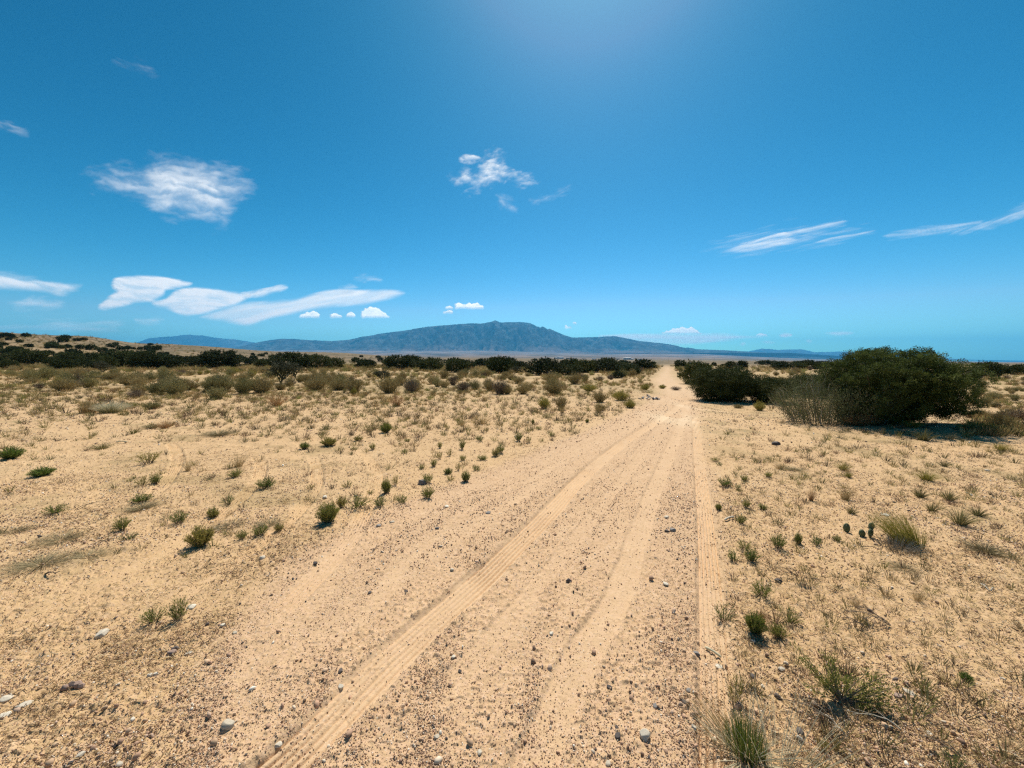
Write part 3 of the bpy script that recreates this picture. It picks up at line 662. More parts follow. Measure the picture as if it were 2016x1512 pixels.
for i, (x, y, h, wd, kd, lab) in enumerate(GSL):
    p = spot(x, y)
    root = GS[kd if random.random() < .5 else {0: 6, 1: 7, 2: 8, 3: 9, 4: 8, 5: 8}[kd]] if isinstance(kd, int) else DENSE[int(kd[1])]
    bh = .15 if isinstance(kd, int) else .19
    dist = p[1]
    H = h / FPX * dist * 1.03 ; Wd = wd / FPX * dist
    bw = {0: .18, 1: .22, 2: .15, 3: .26, 4: .2, 5: .17}[kd] if isinstance(kd, int) else .26
    # seen from above a plant looks taller: part of the width adds to its picture height
    view = CAMH / math.hypot(CAMH, dist)
    H = max(H / math.cos(math.asin(view)) - Wd * .5 * view, H * .6)
    place(root, p - np.array([0, 0, .004]), lab, 'shrub', 'green shrubs dotted over the sand beside the track', random.uniform(0, 6.28), (Wd / bw, Wd / bw, H / bh))
# sprawling bush with leafy branch ends, lower right
def branchy(seed, arms, mat='green', name='sprawling_shrub'):
    r = np.random.default_rng(seed); st = B(); lf = B()
    for (dx, dy, dz, n) in arms:
        for j in range(n):
            tip = np.array([dx, dy, dz]) * r.uniform(.7, 1.1) + r.normal(size=3) * .035; tip[2] = max(.02, tip[2])
            k = 6; t = np.linspace(0, 1, k)[:, None]; mid = tip * .5 + r.normal(size=3) * .02
            P = (2 * t * (1 - t) * mid + t ** 2 * tip)[None]
            st.add(tubes(P, np.linspace(.004, .0012, k)[None, :], 4), r.uniform())
            m = 60; tt = r.uniform(.45, 1.05, m)[:, None]; Q = 2 * tt * (1 - tt) * mid + tt ** 2 * tip + r.normal(size=(m, 3)) * .012
            lf.add(leaves(Q, unit(tip + .5 * np.linalg.norm(tip) * r.normal(size=(m, 3))), .026, .005, r), r.uniform(0, 1, m))
    return thing_shrub(name, st, lf, 'twig', mat)
a = branchy(5, [(-.12, .1, .17, 5), (-.02, .08, .2, 6), (.06, .04, .12, 3), (.2, -.02, .14, 7), (.24, -.08, .05, 6), (.1, .0, .04, 3), (-.09, .02, .08, 5)])
place(a, spot(1655, 1385) - np.array([0, 0, .0]), 'open shrub with two leafy green wings on grey branches, lower right', 'shrub', None, 0, .78)
# ---- grass tufts
GR = {}
for k_, (mt, h, sp, n, w_, ln) in {'straw': ('straw', .2, .17, 150, .0028, (.1, 0)), 'straw2': ('mat', .11, .24, 420, .0036, (-.2, .1)), 'rust': ('rust', .22, .2, 220, .003, (0, 0)),
        'yellow': ('yellow', .24, .2, 260, .0032, (-.15, 0)), 'dark': ('sage', .17, .18, 170, .005, (.1, 0)), 'white': ('whitestraw', .2, .2, 260, .004, (0, 0))}.items():
    GR[k_] = obj('grass_tuft', grass(hash(k_) % 1 + len(k_) * 13 + n, h, sp, n, w_, ln).mesh('grass_tuft', M[mt]), None, (0, 0, -50))
GRH = {'straw': .17, 'straw2': .12, 'rust': .19, 'yellow': .2, 'dark': .14, 'white': .17}
GTL = [
 (1597, 986, 32, 22, 'rust', 'tall brownish grass tuft standing alone right of the small shrubs'),
 (1664, 984, 36, 46, 'straw', 'large pale yellow tuft behind the cactus'),
 (1661, 927, 24, 36, 'yellow', 'yellow green tuft far right of the track'),
 (1672, 943, 16, 16, 'yellow', 'small yellow tuft in front of the yellow green one'),
 (1534, 924, 20, 34, 'straw', 'low straw tuft amid the dry row right of the track'),
 (1565, 928, 13, 40, 'straw2', 'wide flat dry tuft right of the low straw tuft'),
 (1811, 980, 26, 38, 'dark', 'left one of two dark grey green tufts at the right'),
 (1868, 985, 28, 40, 'dark', 'right one of two dark grey green tufts at the right'),
 (1823, 946, 28, 58, 'yellow', 'broad dry yellow tuft above the two dark tufts'),
 (1819, 867, 26, 44, 'dark', 'round grey brown tuft in front of the big juniper'),
 (1868, 866, 18, 34, 'straw', 'straw tuft right of the round grey brown tuft'),
 (1858, 919, 17, 30, 'dark', 'small brown tuft above the broad yellow tuft'),
 (1971, 887, 20, 30, 'yellow', 'yellow tuft near the right edge below the field'),
 (1834, 1008, 24, 36, 'dark', 'ragged grey tuft below the two dark tufts'),
 (1925, 1016, 24, 42, 'dark', 'grey green tuft near the right edge below the dark tufts'),
 (1676, 1012, 20, 30, 'dark', 'small dark tuft just behind the cactus'),
 (1684, 1190, 27, 36, 'straw', 'tan tuft alone on the bare sand below the cactus'),
 (1807, 1182, 34, 36, 'straw', 'thin greyish tuft right of the tan one'),
 (1890, 1035, 40, 60, 'dark', 'drooping grey grass tuft right of the big yellow clump'),
 (1940, 1090, 36, 80, 'straw2', 'flattened dry tuft close to the right edge'),
 (1780, 1120, 20, 60, 'straw2', 'flattened dry tuft below the big yellow clump'),
 (325, 843, 24, 40, 'rust', 'rusty dry tuft at the edge of the left sand'),
 (545, 800, 30, 46, 'rust', 'orange brown tuft in the left scrub edge'),
 (780, 799, 26, 42, 'rust', 'orange brown tuft in the middle of the sparse field'),
 (430, 858, 18, 60, 'straw2', 'wide dry tuft above the curving tyre marks'),
 (370, 925, 30, 26, 'straw', 'dry brown tuft right of the olive shrub'),
 (470, 918, 34, 46, 'straw', 'large pale dry tuft amid the left tyre marks'),
 (300, 843, 14, 30, 'straw2', 'small dry tuft left of the rusty one'),
 (450, 1035, 18, 70, 'straw2', 'matted dry tuft left of the row of three shrubs'),
 (530, 1032, 20, 60, 'straw2', 'matted dry tuft behind the row of three shrubs'),
 (118, 1062, 22, 90, 'straw2', 'long mat of dry grass at the far left'),
 (80, 1110, 30, 110, 'straw2', 'widest mat of dry grass in the left foreground'),
 (170, 1098, 22, 80, 'straw2', 'right part of the dry grass mats in the left foreground'),
 (30, 1045, 16, 60, 'straw2', 'dry grass mat nearest the left edge'),
 (280, 1000, 22, 60, 'straw2', 'dry tuft below the low spreading shrub'),
 (200, 884, 18, 50, 'dark', 'dark matted tuft left of the white chip'),
 (345, 770, 20, 30, 'dark', 'dark tuft at the edge of the scrub, left of centre'),
 (1107, 812, 20, 22, 'straw', 'dry tuft beyond the small shrubs near the track'),
 (910, 840, 20, 26, 'straw', 'feathery straw tuft in the sparse field'),
 (950, 835, 26, 60, 'straw', 'broad straw tuft in the sparse field'),
 (1500, 1228, 44, 30, 'rust', 'fine reddish grass behind the four shrubs'),
]
for x, y, h, wd, kd, lab in GTL:
    p = spot(x, y); g = GR[kd]; Wd = wd / FPX * p[1]; H = h / FPX * p[1]; view = CAMH / math.hypot(CAMH, p[1])
    H = max(H / math.cos(math.asin(view)) - Wd * .5 * view, H * .5)
    place(g, p - np.array([0, 0, .005]), lab, 'grass tuft', 'grass tufts on the sand', random.uniform(-.5, .5), (Wd / .36, Wd / .36, H / GRH[kd]))
# big yellow clump beside the cactus
b = grass(77, .33, .20, 520, .003, (-.6, .2), .3, 6, .09)
o = obj('grass_clump', b.mesh('grass_clump', M['yellow']), None, spot(1790, 1072)); tag(o, 'big yellow green grass clump leaning left over the cactus', 'grass clump')
b = grass(79, .11, .2, 260, .004, (0, -.2), .2, 5, .12)
p = spot(1765, 1078); o = obj('dry_grass', b.mesh('dry_grass', M['palewood']), None, p); tag(o, 'tangled grey dry stalks at the foot of the yellow clump', 'grass clump')
# bottom clump
b = grass(81, .16, .09, 300, .0032, (-.05, .1), .3, 6, .07); o1 = B()
root = empty('grass_clump', spot(1468, 1478)); tag(root, 'green grass clump with pale dry stalks at the bottom of the picture', 'grass clump')
obj('blades', b.mesh('blades', M['green']), root)
c_ = grass(82, .16, .27, 150, .0026, (-.1, .0), -.2, 6, .08); obj('dry_stalks', c_.mesh('dry_stalks', M['whitestraw']), root, (0, 0, 0))
b = grass(83, .30, .30, 90, .0024, (.5, .1), -.3, 6, .1); o = obj('dry_grass', b.mesh('dry_grass', M['whitestraw']), None, spot(1545, 1512)); tag(o, 'pale arching dry stalks right of the bottom grass clump', 'grass clump')
b = grass(84, .2, .1, 80, .0028, (-.9, .7), -.1, 6, .1); o = obj('dry_grass', b.mesh('dry_grass', M['straw']), None, spot(1450, 1460)); tag(o, 'dry stalks fallen to the left of the bottom grass clump', 'grass clump')
# pale straw bush on the left
root = empty('straw_bush', spot(205, 812)); tag(root, 'fluffy white straw bush with a dark hollow in the left scrub', 'bush')
P_ = spot(205, 812)
for nm, mt, h, sp, n, dx in (('straw', 'whitestraw', .42, .55, 900, .15), ('green_blades', 'sage', .3, .3, 300, .25), ('brown_blades', 'straw', .42, .24, 380, -.4)):
    obj(nm, grass(90 + n, h, sp, n, .008, (0, 0), .1, 5, .2).mesh(nm, M[mt]), root, (dx, .1 if nm == 'straw' else -.1, 0))
# ---------------------------------------------------------------- scrub
def scrub(seed, h, sp, n, mat, leafy=0.5, w_=.012):
    r = np.random.default_rng(seed); P = stems_curves(n, h, sp, 4, .2, r, (0, 0), .12)
    b = B(); b.add(strips(P, np.linspace(1, .4, 4)[None, :] * w_ * .7 * np.ones((n, 1))), np.repeat(r.uniform(0, .6, n), 3))
    m = int(n * 7 * leafy); i = r.integers(0, n, m); t = r.uniform(.4, 1, m) * 3; i0 = np.clip(t.astype(int), 0, 2); f = (t - i0)[:, None]
    Q = P[i, i0] * (1 - f) + P[i, i0 + 1] * f + r.normal(size=(m, 3)) * h * .04
    b.add(leaves(Q, rdir(m, .9, r), h * .10, w_ * 1.3, r), r.uniform(.2, 1, m)); return b
SC = []
for i, (mt, h, sp, n, lf_) in enumerate([('sage', .55, .45, 260, 1), ('khaki', .5, .5, 280, .9), ('sage', .7, .42, 240, .6), ('khaki', .45, .4, 240, .8), ('yellow', .45, .45, 240, 1.2), ('twig', .6, .45, 260, .3)]):
    SC.append(obj('scrub_bush', scrub(200 + i, h, sp, n, mt, lf_).mesh('scrub_bush', M[mt]), None, (0, 0, -50)))
SCH = [.5, .46, .63, .41, .41, .55]
SBL = [ # prominent scrub, x, base, h, w, kind, label
 (985, 776, 36, 40, 5, 'dark brown scrub bush with bare fan of twigs, tallest in the middle field'),
 (808, 773, 34, 36, 5, 'reddish brown scrub bush left of the tall dark one'),
 (1071, 804, 24, 27, 4, 'round yellow green bush, left one of two side by side'),
 (1105, 806, 30, 28, 3, 'round straw brown bush, right one of two side by side'),
 (1240, 803, 18, 24, 4, 'bright yellow green bush at the track edge below the rubbish pile'),
 (1222, 788, 22, 36, 4, 'wide yellow green bush left of the rubbish pile'),
 (1180, 792, 24, 30, 1, 'khaki bush left of the wide yellow green one'),
 (1182, 808, 16, 30, 3, 'low dry bush in front of the khaki one'),
 (1160, 770, 15, 34, 4, 'low yellow bush at the scrub edge left of the track'),
 (1270, 768, 13, 20, 4, 'yellow green bush close above the rubbish pile'),
 (1304, 765, 9, 16, 4, 'small yellow bush in the middle of the fork of the track'),
 (1330, 768, 9, 24, 5, 'low brown bush between the track and the dark junipers'),
 (1495, 808, 20, 24, 4, 'yellow green bush standing before the dark junipers'),
 (1453, 803, 9, 22, 3, 'low tan bush on sand before the dark junipers'),
 (480, 775, 36, 44, 0, 'grey green bush with dark twigs left of the cactus tree'),
 (428, 785, 26, 40, 0, 'leafy grey green bush in the left scrub'),
 (345, 778, 36, 50, 2, 'bright sage bush in the left scrub'),
 (520, 772, 28, 26, 5, 'thin twiggy bush beside the grey green one'),
 (135, 766, 22, 46, 5, 'dark low bush in the far left scrub'),
 (60, 752, 26, 34, 2, 'dark grey bush at the far left of the scrub'),
 (90, 748, 30, 34, 2, 'tall leaning grey bush right of the dark grey one'),
 (300, 805, 17, 30, 0, 'small green bush below the bright sage bush'),
 (697, 778, 17, 12, 4, 'slim bright green bush in the middle scrub'),
 (268, 783, 20, 30, 5, 'dark bush right of the white straw bush'),
 (620, 755, 26, 28, 3, 'tan bush right of the cactus tree'),
 (892, 758, 24, 24, 5, 'brown twig bush left behind the tall dark one'),
]
for x, y, h, wd, kd, lab in SBL:
    p = spot(x, y); H = h / FPX * p[1]; W_ = wd / FPX * p[1]
    place(SC[kd], p - np.array([0, 0, .02]), lab, 'bush', 'scrub bushes of the desert field', random.uniform(0, 6), (W_ / .85, W_ / .85, H / SCH[kd]))
zl = [('left', 0, 640, 'knee high grey and tan scrub bush in the left half of the scrub belt'),
      ('mid', 640, 1270, 'knee high dry scrub bush in the belt between the sparse field and the junipers')]
cnt = 0
rs = random.Random(3)
ZS = []
while cnt < 205:
    x = rs.uniform(-10, 1270); y = 729 + 48 * rs.random() ** 1.3
    if x > 1100 and y > 760 - (x - 1100) * .06: continue
    if x < 250 and y > 772: continue
    p = spot(x, y)
    if p[1] > 75 or road_mask(p[:1], p[1:2])[0] > .1: continue
    kd = rs.choice([0, 1, 1, 2, 3, 3, 5, 1] if x > 500 else [0, 0, 1, 2, 3, 2, 5, 4])
    H = rs.uniform(.45, .95); z = zl[0] if x < 640 else zl[1]
    o_ = place(SC[kd], p - np.array([0, 0, .03]), z[3], 'bush', 'low scrub bushes of the ' + z[0] + ' scrub belt', rs.uniform(0, 6.28), (H * rs.uniform(1.2, 2.0), H * rs.uniform(1.2, 2.0), H / SCH[kd]))
    ZS.append((o_, x, y)); cnt += 1
ZS2 = []
cnt = 0
while cnt < 60:
    if rs.random() < .5: x = rs.uniform(1900, 2016); y = rs.uniform(740, 850)
    else: x = rs.uniform(1330, 1650); y = rs.uniform(717, 740)
    p = spot(x, y)
    if road_mask(p[:1], p[1:2])[0] > .1: continue
    kd = rs.choice([0, 1, 3, 5, 2]); H = rs.uniform(.25, .55) if x > 1850 else rs.uniform(.4, .9)
    lab = 'small scrub bush in the open field right of the big juniper' if x > 1850 else 'scrub bush on the plain behind the dark junipers'
    o_ = place(SC[kd], p - np.array([0, 0, .02]), lab, 'bush', 'small bushes right of the big juniper' if x > 1850 else 'bushes on the plain behind the junipers', rs.uniform(0, 6.28), (H * 1.6, H * 1.6, H / SCH[kd]))
    ZS2.append((o_, x, y)); cnt += 1
# uncountable low cover: one object of many little tufts
def cover(name, spots, hs, blades, wfac, pal, seed, mat='cover', spreadf=.8):
    r = np.random.default_rng(seed); S = np.asarray(spots); n = len(S); hs = np.asarray(hs)
    an = r.uniform(0, 6.28, (n, blades)); q = np.sqrt(r.uniform(0, 1, (n, blades)))
    hh = hs[:, None] * r.uniform(.5, 1, (n, blades)) * (1 - .4 * q)
    base = S[:, None, :] + np.stack([np.cos(an) * q * .25, np.sin(an) * q * .25, np.zeros_like(q)], -1) * hs[:, None, None]
    tip = S[:, None, :] + np.stack([np.cos(an) * q * spreadf * hs[:, None], np.sin(an) * q * spreadf * hs[:, None], hh], -1)
    a2 = r.uniform(0, 6.28, (n, blades)); wv = np.stack([np.cos(a2), np.sin(a2), 0 * a2], -1) * (hs[:, None] * wfac)[..., None]
    V = np.stack([base - wv * .5, base + wv * .5, tip + wv * .25, tip - wv * .25], 2).reshape(-1, 3); V[:, 2] -= .01
    F = np.arange(len(V)).reshape(-1, 4)
    pc = np.array(pal)[r.integers(0, len(pal), n)] * r.uniform(.8, 1.2, (n, 1)); col = np.repeat(pc, blades, 0) * r.uniform(.75, 1.25, (n * blades, 1))
    return obj(name, mesh(name, V, F, M[mat], col=col))
m, t, out = new_mat('cover blades'); a = attr(t, 'col'); d = t.nodes.new('ShaderNodeBsdfDiffuse'); tr = t.nodes.new('ShaderNodeBsdfTranslucent'); mx = t.nodes.new('ShaderNodeMixShader'); mx.inputs[0].default_value = .3
t.links.new(a.outputs['Color'], d.inputs[0]); t.links.new(a.outputs['Color'], tr.inputs[0]); t.links.new(d.outputs[0], mx.inputs[1]); t.links.new(tr.outputs[0], mx.inputs[2]); t.links.new(mx.outputs[0], out.inputs[0]); M['cover'] = m
def scatter(n, fn, seed, y0=716):
    """picture-space proposals kept by fn(x,y)->prob, returned as land points"""
    r = np.random.default_rng(seed); out = []; k = 0
    while len(out) < n and k < n * 30:
        k += 1; x = r.uniform(-60, 2076); y = y0 + (1512 - y0) * r.random() ** 2.2
        if r.random() < fn(x, y): out.append((x, y))
    P = np.array([at(x, y) for x, y in out]); rm = road_mask(P[:, 0], P[:, 1]); P = P[(rm < .25) & (P[:, 1] < 420)]
    nr = P[:, 1] < 60; P[nr, 2] = ground_z(P[nr, 0], P[nr, 1]); return P
def f_belt(x, y): return (1.0 if y < 768 else max(0, 1 - (y - 768) / 40) * .7) if (720 < y < 808 and x < 1290 and y < 840 - x * .05) else (.5 if (720 < y < 760 and x < 1600) else (.8 if (x > 1900 and 725 < y < 860) else 0))
P = np.concatenate([scatter(9500, f_belt, 1), scatter(3600, lambda x, y: 1.0 if y < 724 and x < 900 else 0, 71, 652)]); pk_ = fbm(P[:, 0] / 2.2, P[:, 1] / 3.5, 3, 66) > np.where(P[:, 1] < 60, .43, 0); P = P[pk_]; hs = np.random.default_rng(2).uniform(.12, .42, len(P)) * np.clip(P[:, 1] / 30, .7, 3.2)
o = cover('low_scrub', P, hs, 34, .05, [(.24, .20, .08), (.33, .26, .11), (.14, .12, .05), (.44, .33, .15), (.26, .25, .085), (.36, .25, .12), (.30, .20, .09)], 3); tag(o, kind='stuff'); o['label'] = 'low dry scrub and grass covering the field'
def f_field(x, y):
    if y < 765: return 0
    if x < 1250: 
        e = 880 + max(0, 250 - abs(x - 700)) * .12
        return max(0, 1 - (y - 765) / (e - 765)) ** .8 * (1.0 if x > 350 or y < 820 else .35) + (.05 if y < 1100 else 0)
    if x > 1420: return (.22 if y < 1000 else .10) if y > 840 else .12
    return 0
P = scatter(4200, f_field, 5); hs = np.random.default_rng(6).uniform(.04, .19, len(P)) * np.clip(P[:, 1] / 8, .55, 1.4)
o = cover('sparse_grass', P, hs, 26, .045, [(.30, .24, .10), (.20, .18, .06), (.16, .15, .07), (.36, .27, .14), (.22, .14, .09), (.24, .22, .08), (.11, .09, .06)], 7); tag(o, kind='stuff'); o['label'] = 'sparse tiny weeds and dry tufts over the sand'
# ---------------------------------------------------------------- junipers
JM = [thing_juniper(*juniper(300 + i, 3.0, 3.0, [2.0, 2.2, 1.8, 2.4][i], 620, 26, .13, .05, lobes=7 + i, limbs=14)) for i in range(4)]
JF = [obj('juniper_bush', None, None, (0, 0, -50)) for i in range(0)]
def far_juniper(seed, H):
    tk, lf = juniper(seed, 3.0, 3.0, H, 260, 12, .26, .12, lobes=6, limbs=5)
    tk2 = B(); tk2.V, tk2.F, tk2.v, tk2.n = tk.V, tk.F, tk.v, tk.n
    me = lf.mesh('juniper_bush', M['juniper']); return obj('juniper_bush', me, None, (0, 0, -50))
JF = [far_juniper(340 + i, [1.9, 2.1, 1.7][i]) for i in range(3)]
JH = [2.0, 2.2, 1.8, 2.4]; JFH = [1.9, 2.1, 1.7]
JL = [ # x, base row, h px, w px, mid/far, label
 (60, 718, 28, 48, 'round black green juniper at the left edge of the dark belt'),
 (1070, 739, 33, 66, 'broad dark juniper in the middle of the belt'),
 (985, 735, 31, 52, 'dark juniper left of the broad middle one'),
 (1026, 727, 16, 17, 'small round juniper between two broad dark ones'),
 (1118, 738, 19, 50, 'low green juniper right of the broad middle one'),
 (1190, 733, 26, 66, 'wide juniper in the mass left of the track'),
 (1150, 734, 24, 44, 'juniper merging into the wide mass left of the track'),
 (1226, 732, 18, 46, 'juniper at the right end of the mass left of the track'),
 (1240, 739, 20, 38, 'juniper nearest the track on its left side'),
 (1216, 744, 13, 24, 'little juniper in front of the mass by the track'),
 (1266, 728, 20, 44, 'juniper close left of where the track vanishes'),
 (900, 733, 26, 46, 'grey green juniper left of centre'),
 (848, 730, 24, 44, 'juniper behind the scrub left of the centre pair'),
 (1372, 756, 44, 58, 'juniper left behind the large dark clump right of the track'),
 (1540, 728, 16, 36, 'low dark juniper alone on the plain behind the clump'),
 (1575, 728, 14, 22, 'small juniper beside the low dark one on the plain'),
 (1572, 720, 9, 20, 'far small juniper on the plain skyline'),
 (1510, 718, 9, 34, 'flat far juniper on the plain behind the clump'),
 (1618, 719, 8, 30, 'wide flat juniper close left of the big tree on the plain'),
 (1943, 744, 32, 40, 'round dark juniper just right behind the big one'),
 (1968, 738, 20, 26, 'smaller juniper right of the round dark one'),
 (2008, 738, 21, 34, 'juniper cut by the right picture edge'),
 (1885, 752, 26, 60, 'juniper partly hidden behind the big one at its right side'),
 (570, 728, 34, 60, 'large juniper behind the cactus tree'),
 (440, 724, 32, 62, 'dark juniper left of the one behind the cactus tree'),
 (330, 726, 26, 54, 'dull green juniper at the front of the left belt'),
 (250, 722, 30, 60, 'broad juniper left of the dull green one'),
 (625, 727, 28, 50, 'juniper right of the cactus tree'),
 (790, 727, 26, 54, 'wide juniper in the belt left of centre'),
]
used_j = 0
for i, (x, y, h, wd, lab) in enumerate(JL):
    p = at(x, y); k = i % 4; H = h / FPX * p[1]; W_ = wd / FPX * p[1]
    place(JM[k], p - np.array([0, 0, .05]), lab, 'juniper', None, random.uniform(0, 6.28), (W_ / 2.9, W_ / 2.9, H / (JH[k] * .97)))
zones = [ # n, x0,x1, y as function range above/below, size, label, group
 (66, -20, 430, lambda x: (700, 729), 'juniper in the dense dark belt at the foot of the left hill', 'junipers of the left belt'),
 (72, -10, 330, lambda x: (657 + x * .07, 700 + x * .02), 'small juniper dotting the slope of the left hill', 'junipers on the left hill'),
 (58, 400, 850, lambda x: (694 + (x - 400) * .025, 727), 'juniper in the belt below the blue mountain, left part', 'junipers left of centre'),
 (38, 820, 1290, lambda x: (709, 728), 'juniper in the belt below the blue mountain, right part', 'junipers right of centre'),
 (26, 1335, 1660, lambda x: (714, 728), 'distant juniper on the plain right of the track', 'junipers right of the track'),
]
rj = random.Random(11); ZON = {}
for n, x0, x1, yr, lab, grp in zones:
    c = 0
    while c < n:
        x = rj.uniform(x0, x1); a_, b_ = yr(x); y = rj.uniform(a_, b_)
        p = at(x, y)
        if p[1] > 900 or road_mask(p[:1], p[1:2])[0] > .05 or (1290 < x < 1335): continue
        S = rj.uniform(.6, 1.35)
        if p[1] < 90: S = rj.uniform(.7, 1.35)
        if grp == 'junipers on the left hill': S = rj.uniform(.45, 1.0) * min(max(p[1] / 140, 1), 1.9)
        if grp == 'junipers right of the track': S *= .7
        if p[1] < 120: root = JM[rj.randrange(4)]
        else: root = JF[rj.randrange(3)]
        sx = S * rj.uniform(.8, 1.25)
        o_ = place(root, p - np.array([0, 0, .08]), lab, 'juniper', grp, rj.uniform(0, 6.28), (sx, sx, S * rj.uniform(.85, 1.1)))
        ZON.setdefault(grp, []).append((o_, x, y)); c += 1
def relabel(items, noun, marks, rows, place_):
    """each look-alike gets its own words: which side of which landmark, which row, which one counted from it"""
    B_ = {}
    for o, x, y in items:
        i = min(range(len(marks)), key=lambda j: abs(marks[j][0] - x)); side = 'left' if x < marks[i][0] else 'right'
        B_.setdefault((i, side), []).append((o, x, y))
    for (i, side), L in B_.items():
        L.sort(key=lambda a: a[2]); n = len(rows); m = len(L)
        for j in range(n):
            part = sorted(L[j * m // n:(j + 1) * m // n], key=lambda a: abs(a[1] - marks[i][0]))
            for k, (o, x, y) in enumerate(part):
                o['label'] = f"{'nearest' if k == 0 else ORD[k] if k < len(ORD) else 'farthest'} {noun} {side} of {marks[i][1]}, {rows[j]}"
MK = [(60, 'the left edge juniper'), (202, 'the far left cactus'), (345, 'the sage bush'), (552, 'the tallest cactus'), (753, 'the middle cactus'), (900, 'the grey green juniper'), (985, 'the tall brown scrub'), (1070, 'the broad middle juniper'), (1190, 'the wide juniper mass'), (1313, 'the vanishing track'), (1440, 'the large dark juniper'), (1620, 'the pale dead shrub'), (1950, 'the round right juniper')]
NM = {'junipers of the left belt': ('left belt juniper', ['back row', 'middle row', 'front row']), 'junipers on the left hill': ('hill juniper', ['hill top row', 'upper slope row', 'lower slope row']), 'junipers left of centre': ('central belt juniper', ['back rows', 'front rows']), 'junipers right of centre': ('right belt juniper', ['back rows', 'front rows']), 'junipers right of the track': ('plain juniper', ['back rows', 'front rows'])}
for g_, L_ in ZON.items(): relabel(L_, NM[g_][0], MK, NM[g_][1], g_)
relabel(ZS, 'low scrub bush', MK, ['rear row', 'second row', 'third row', 'front row'], '')
relabel(ZS2, 'small open field bush', MK, ['rear row', 'middle row', 'front row'], '')
# the large ones right of the track, each built for itself
def own_juniper(seed, x, y, h, wd, dep, nc, nl, ll, lw, lab, lobes, limbs, gap=0., mat='juniper', skirt=.04, name='juniper_bush', tight=1.0, ball=0.):
    p = spot(x, y + 4); p = p + np.array([0, dep * .25, 0]); p[2] = ground_z(p[0], p[1])[0]
    k = p[1] / FPX; tk, lf = juniper(seed, wd * k, dep, h * k, nc, nl, ll, lw, lobes, limbs=limbs, gap=gap, skirt=skirt, tight=tight, ball=ball)
    r = thing_juniper(tk, lf, name, mat); r.location = p - np.array([0, 0, .03]); tag(r, lab, 'juniper'); return r
own_juniper(400, 1804, 834, 160, 238, 2.8, 5200, 62, .034, .014, 'biggest juniper bush, right of the track, rising above the horizon', 30, 60, .04, 'junipertop', .0, ball=.085)
own_juniper(401, 1712, 800, 96, 72, 1.8, 1300, 56, .040, .016, 'olive juniper bush joined to the left side of the biggest one', 16, 30, .0, 'junipertop', .0, ball=.10)
own_juniper(402, 1442, 788, 72, 132, 3.0, 2100, 44, .055, .024, 'large dark juniper bush right beside the bend of the track', 16, 30, -.1, skirt=-.02, ball=.15)
own_juniper(403, 1526, 790, 54, 84, 2.2, 1200, 42, .05, .022, 'dark juniper bush between the clump and the pale shrub', 12, 24, -.1, skirt=-.02, ball=.14)
own_juniper(404, 1612, 778, 50, 96, 2.4, 1000, 40, .055, .024, 'green juniper bush behind the pale dead shrub', 12, 20, -.05, skirt=-.02, ball=.14)
# pale dead-limbed shrub in front
def dead_shrub(x, y, wd, h):
    p = spot(x, y); k = p[1] / FPX; W_ = wd * k; H = h * k; r = np.random.default_rng(500)
    root = empty('dead_shrub', p); tag(root, 'sprawling shrub of bleached bare limbs and sparse green before the big juniper', 'shrub')
    n = 260; P = stems_curves(n, H * 1.15, W_ * .58, 8, -.1, r, (0, 0), W_ * .36, up=.6); P[:, 1:-1] += r.normal(size=P[:, 1:-1].shape) * .03
    big = B(); big.add(tubes(P[:46], .013 * np.linspace(1, .45, 8)[None, :] * r.uniform(.6, 1.4, (46, 1)), 5), np.repeat(r.uniform(0, .8, 46), 35))
    obj('limbs', big.mesh('limbs', M['palewood'], True), root)
    tw = B(); tw.add(strips(P[46:], np.linspace(.007, .003, 8)[None, :] * np.ones((n - 46, 1))), np.repeat(r.uniform(0, .7, n - 46), 7))
    m_ = 1400; i = r.integers(0, n, m_); j = r.integers(3, 8, m_); Q = P[i, j] + r.normal(size=(m_, 3)) * .03; T = unit(P[i, j] - P[i, j - 1] + .03 * r.normal(size=(m_, 3)))
    tw.add(leaves(Q, T, r.uniform(.06, .16, m_), .0045, r), r.uniform(0, 1, m_)); obj('twigs', tw.mesh('twigs', M['twig']), root)
    m_ = 36000; i = r.integers(0, n, m_); j = r.integers(1, 8, m_); Q = P[i, j] + r.normal(size=(m_, 3)) * .07; T = unit(P[i, j] - P[i, j - 1]); T = unit(T + .6 * r.normal(size=T.shape))
    lf = B(); lf.add(leaves(Q, T, .04, .010, r), r.uniform(0, 1, m_)); obj('foliage', lf.mesh('foliage', M['olive']), root)
dead_shrub(1632, 834, 180, 96)
b = scrub(510, .42, .5, 420, 'rust', .8, .008); p = spot(1695, 838); o = obj('dry_bush', b.mesh('dry_bush', M['rust']), None, p, 0, (1.0, .6, .8)); tag(o, 'rusty dry bush at the foot of the dead limbed shrub', 'bush')
b = scrub(511, .3, .4, 300, 'yellow', .8, .007); p = spot(1795, 842); o = obj('dry_bush', b.mesh('dry_bush', M['yellow']), None, p, 0, (.7, .5, .6)); tag(o, 'low yellow bush in the shade edge of the big juniper', 'bush')
b = scrub(512, .35, .4, 300, 'yellow', .8, .008); p = spot(1925, 850); o = obj('dry_bush', b.mesh('dry_bush', M['yellow']), None, p, 0, (1.4, .8, .7)); tag(o, 'yellow green bush on the bank right of the big juniper', 'bush')
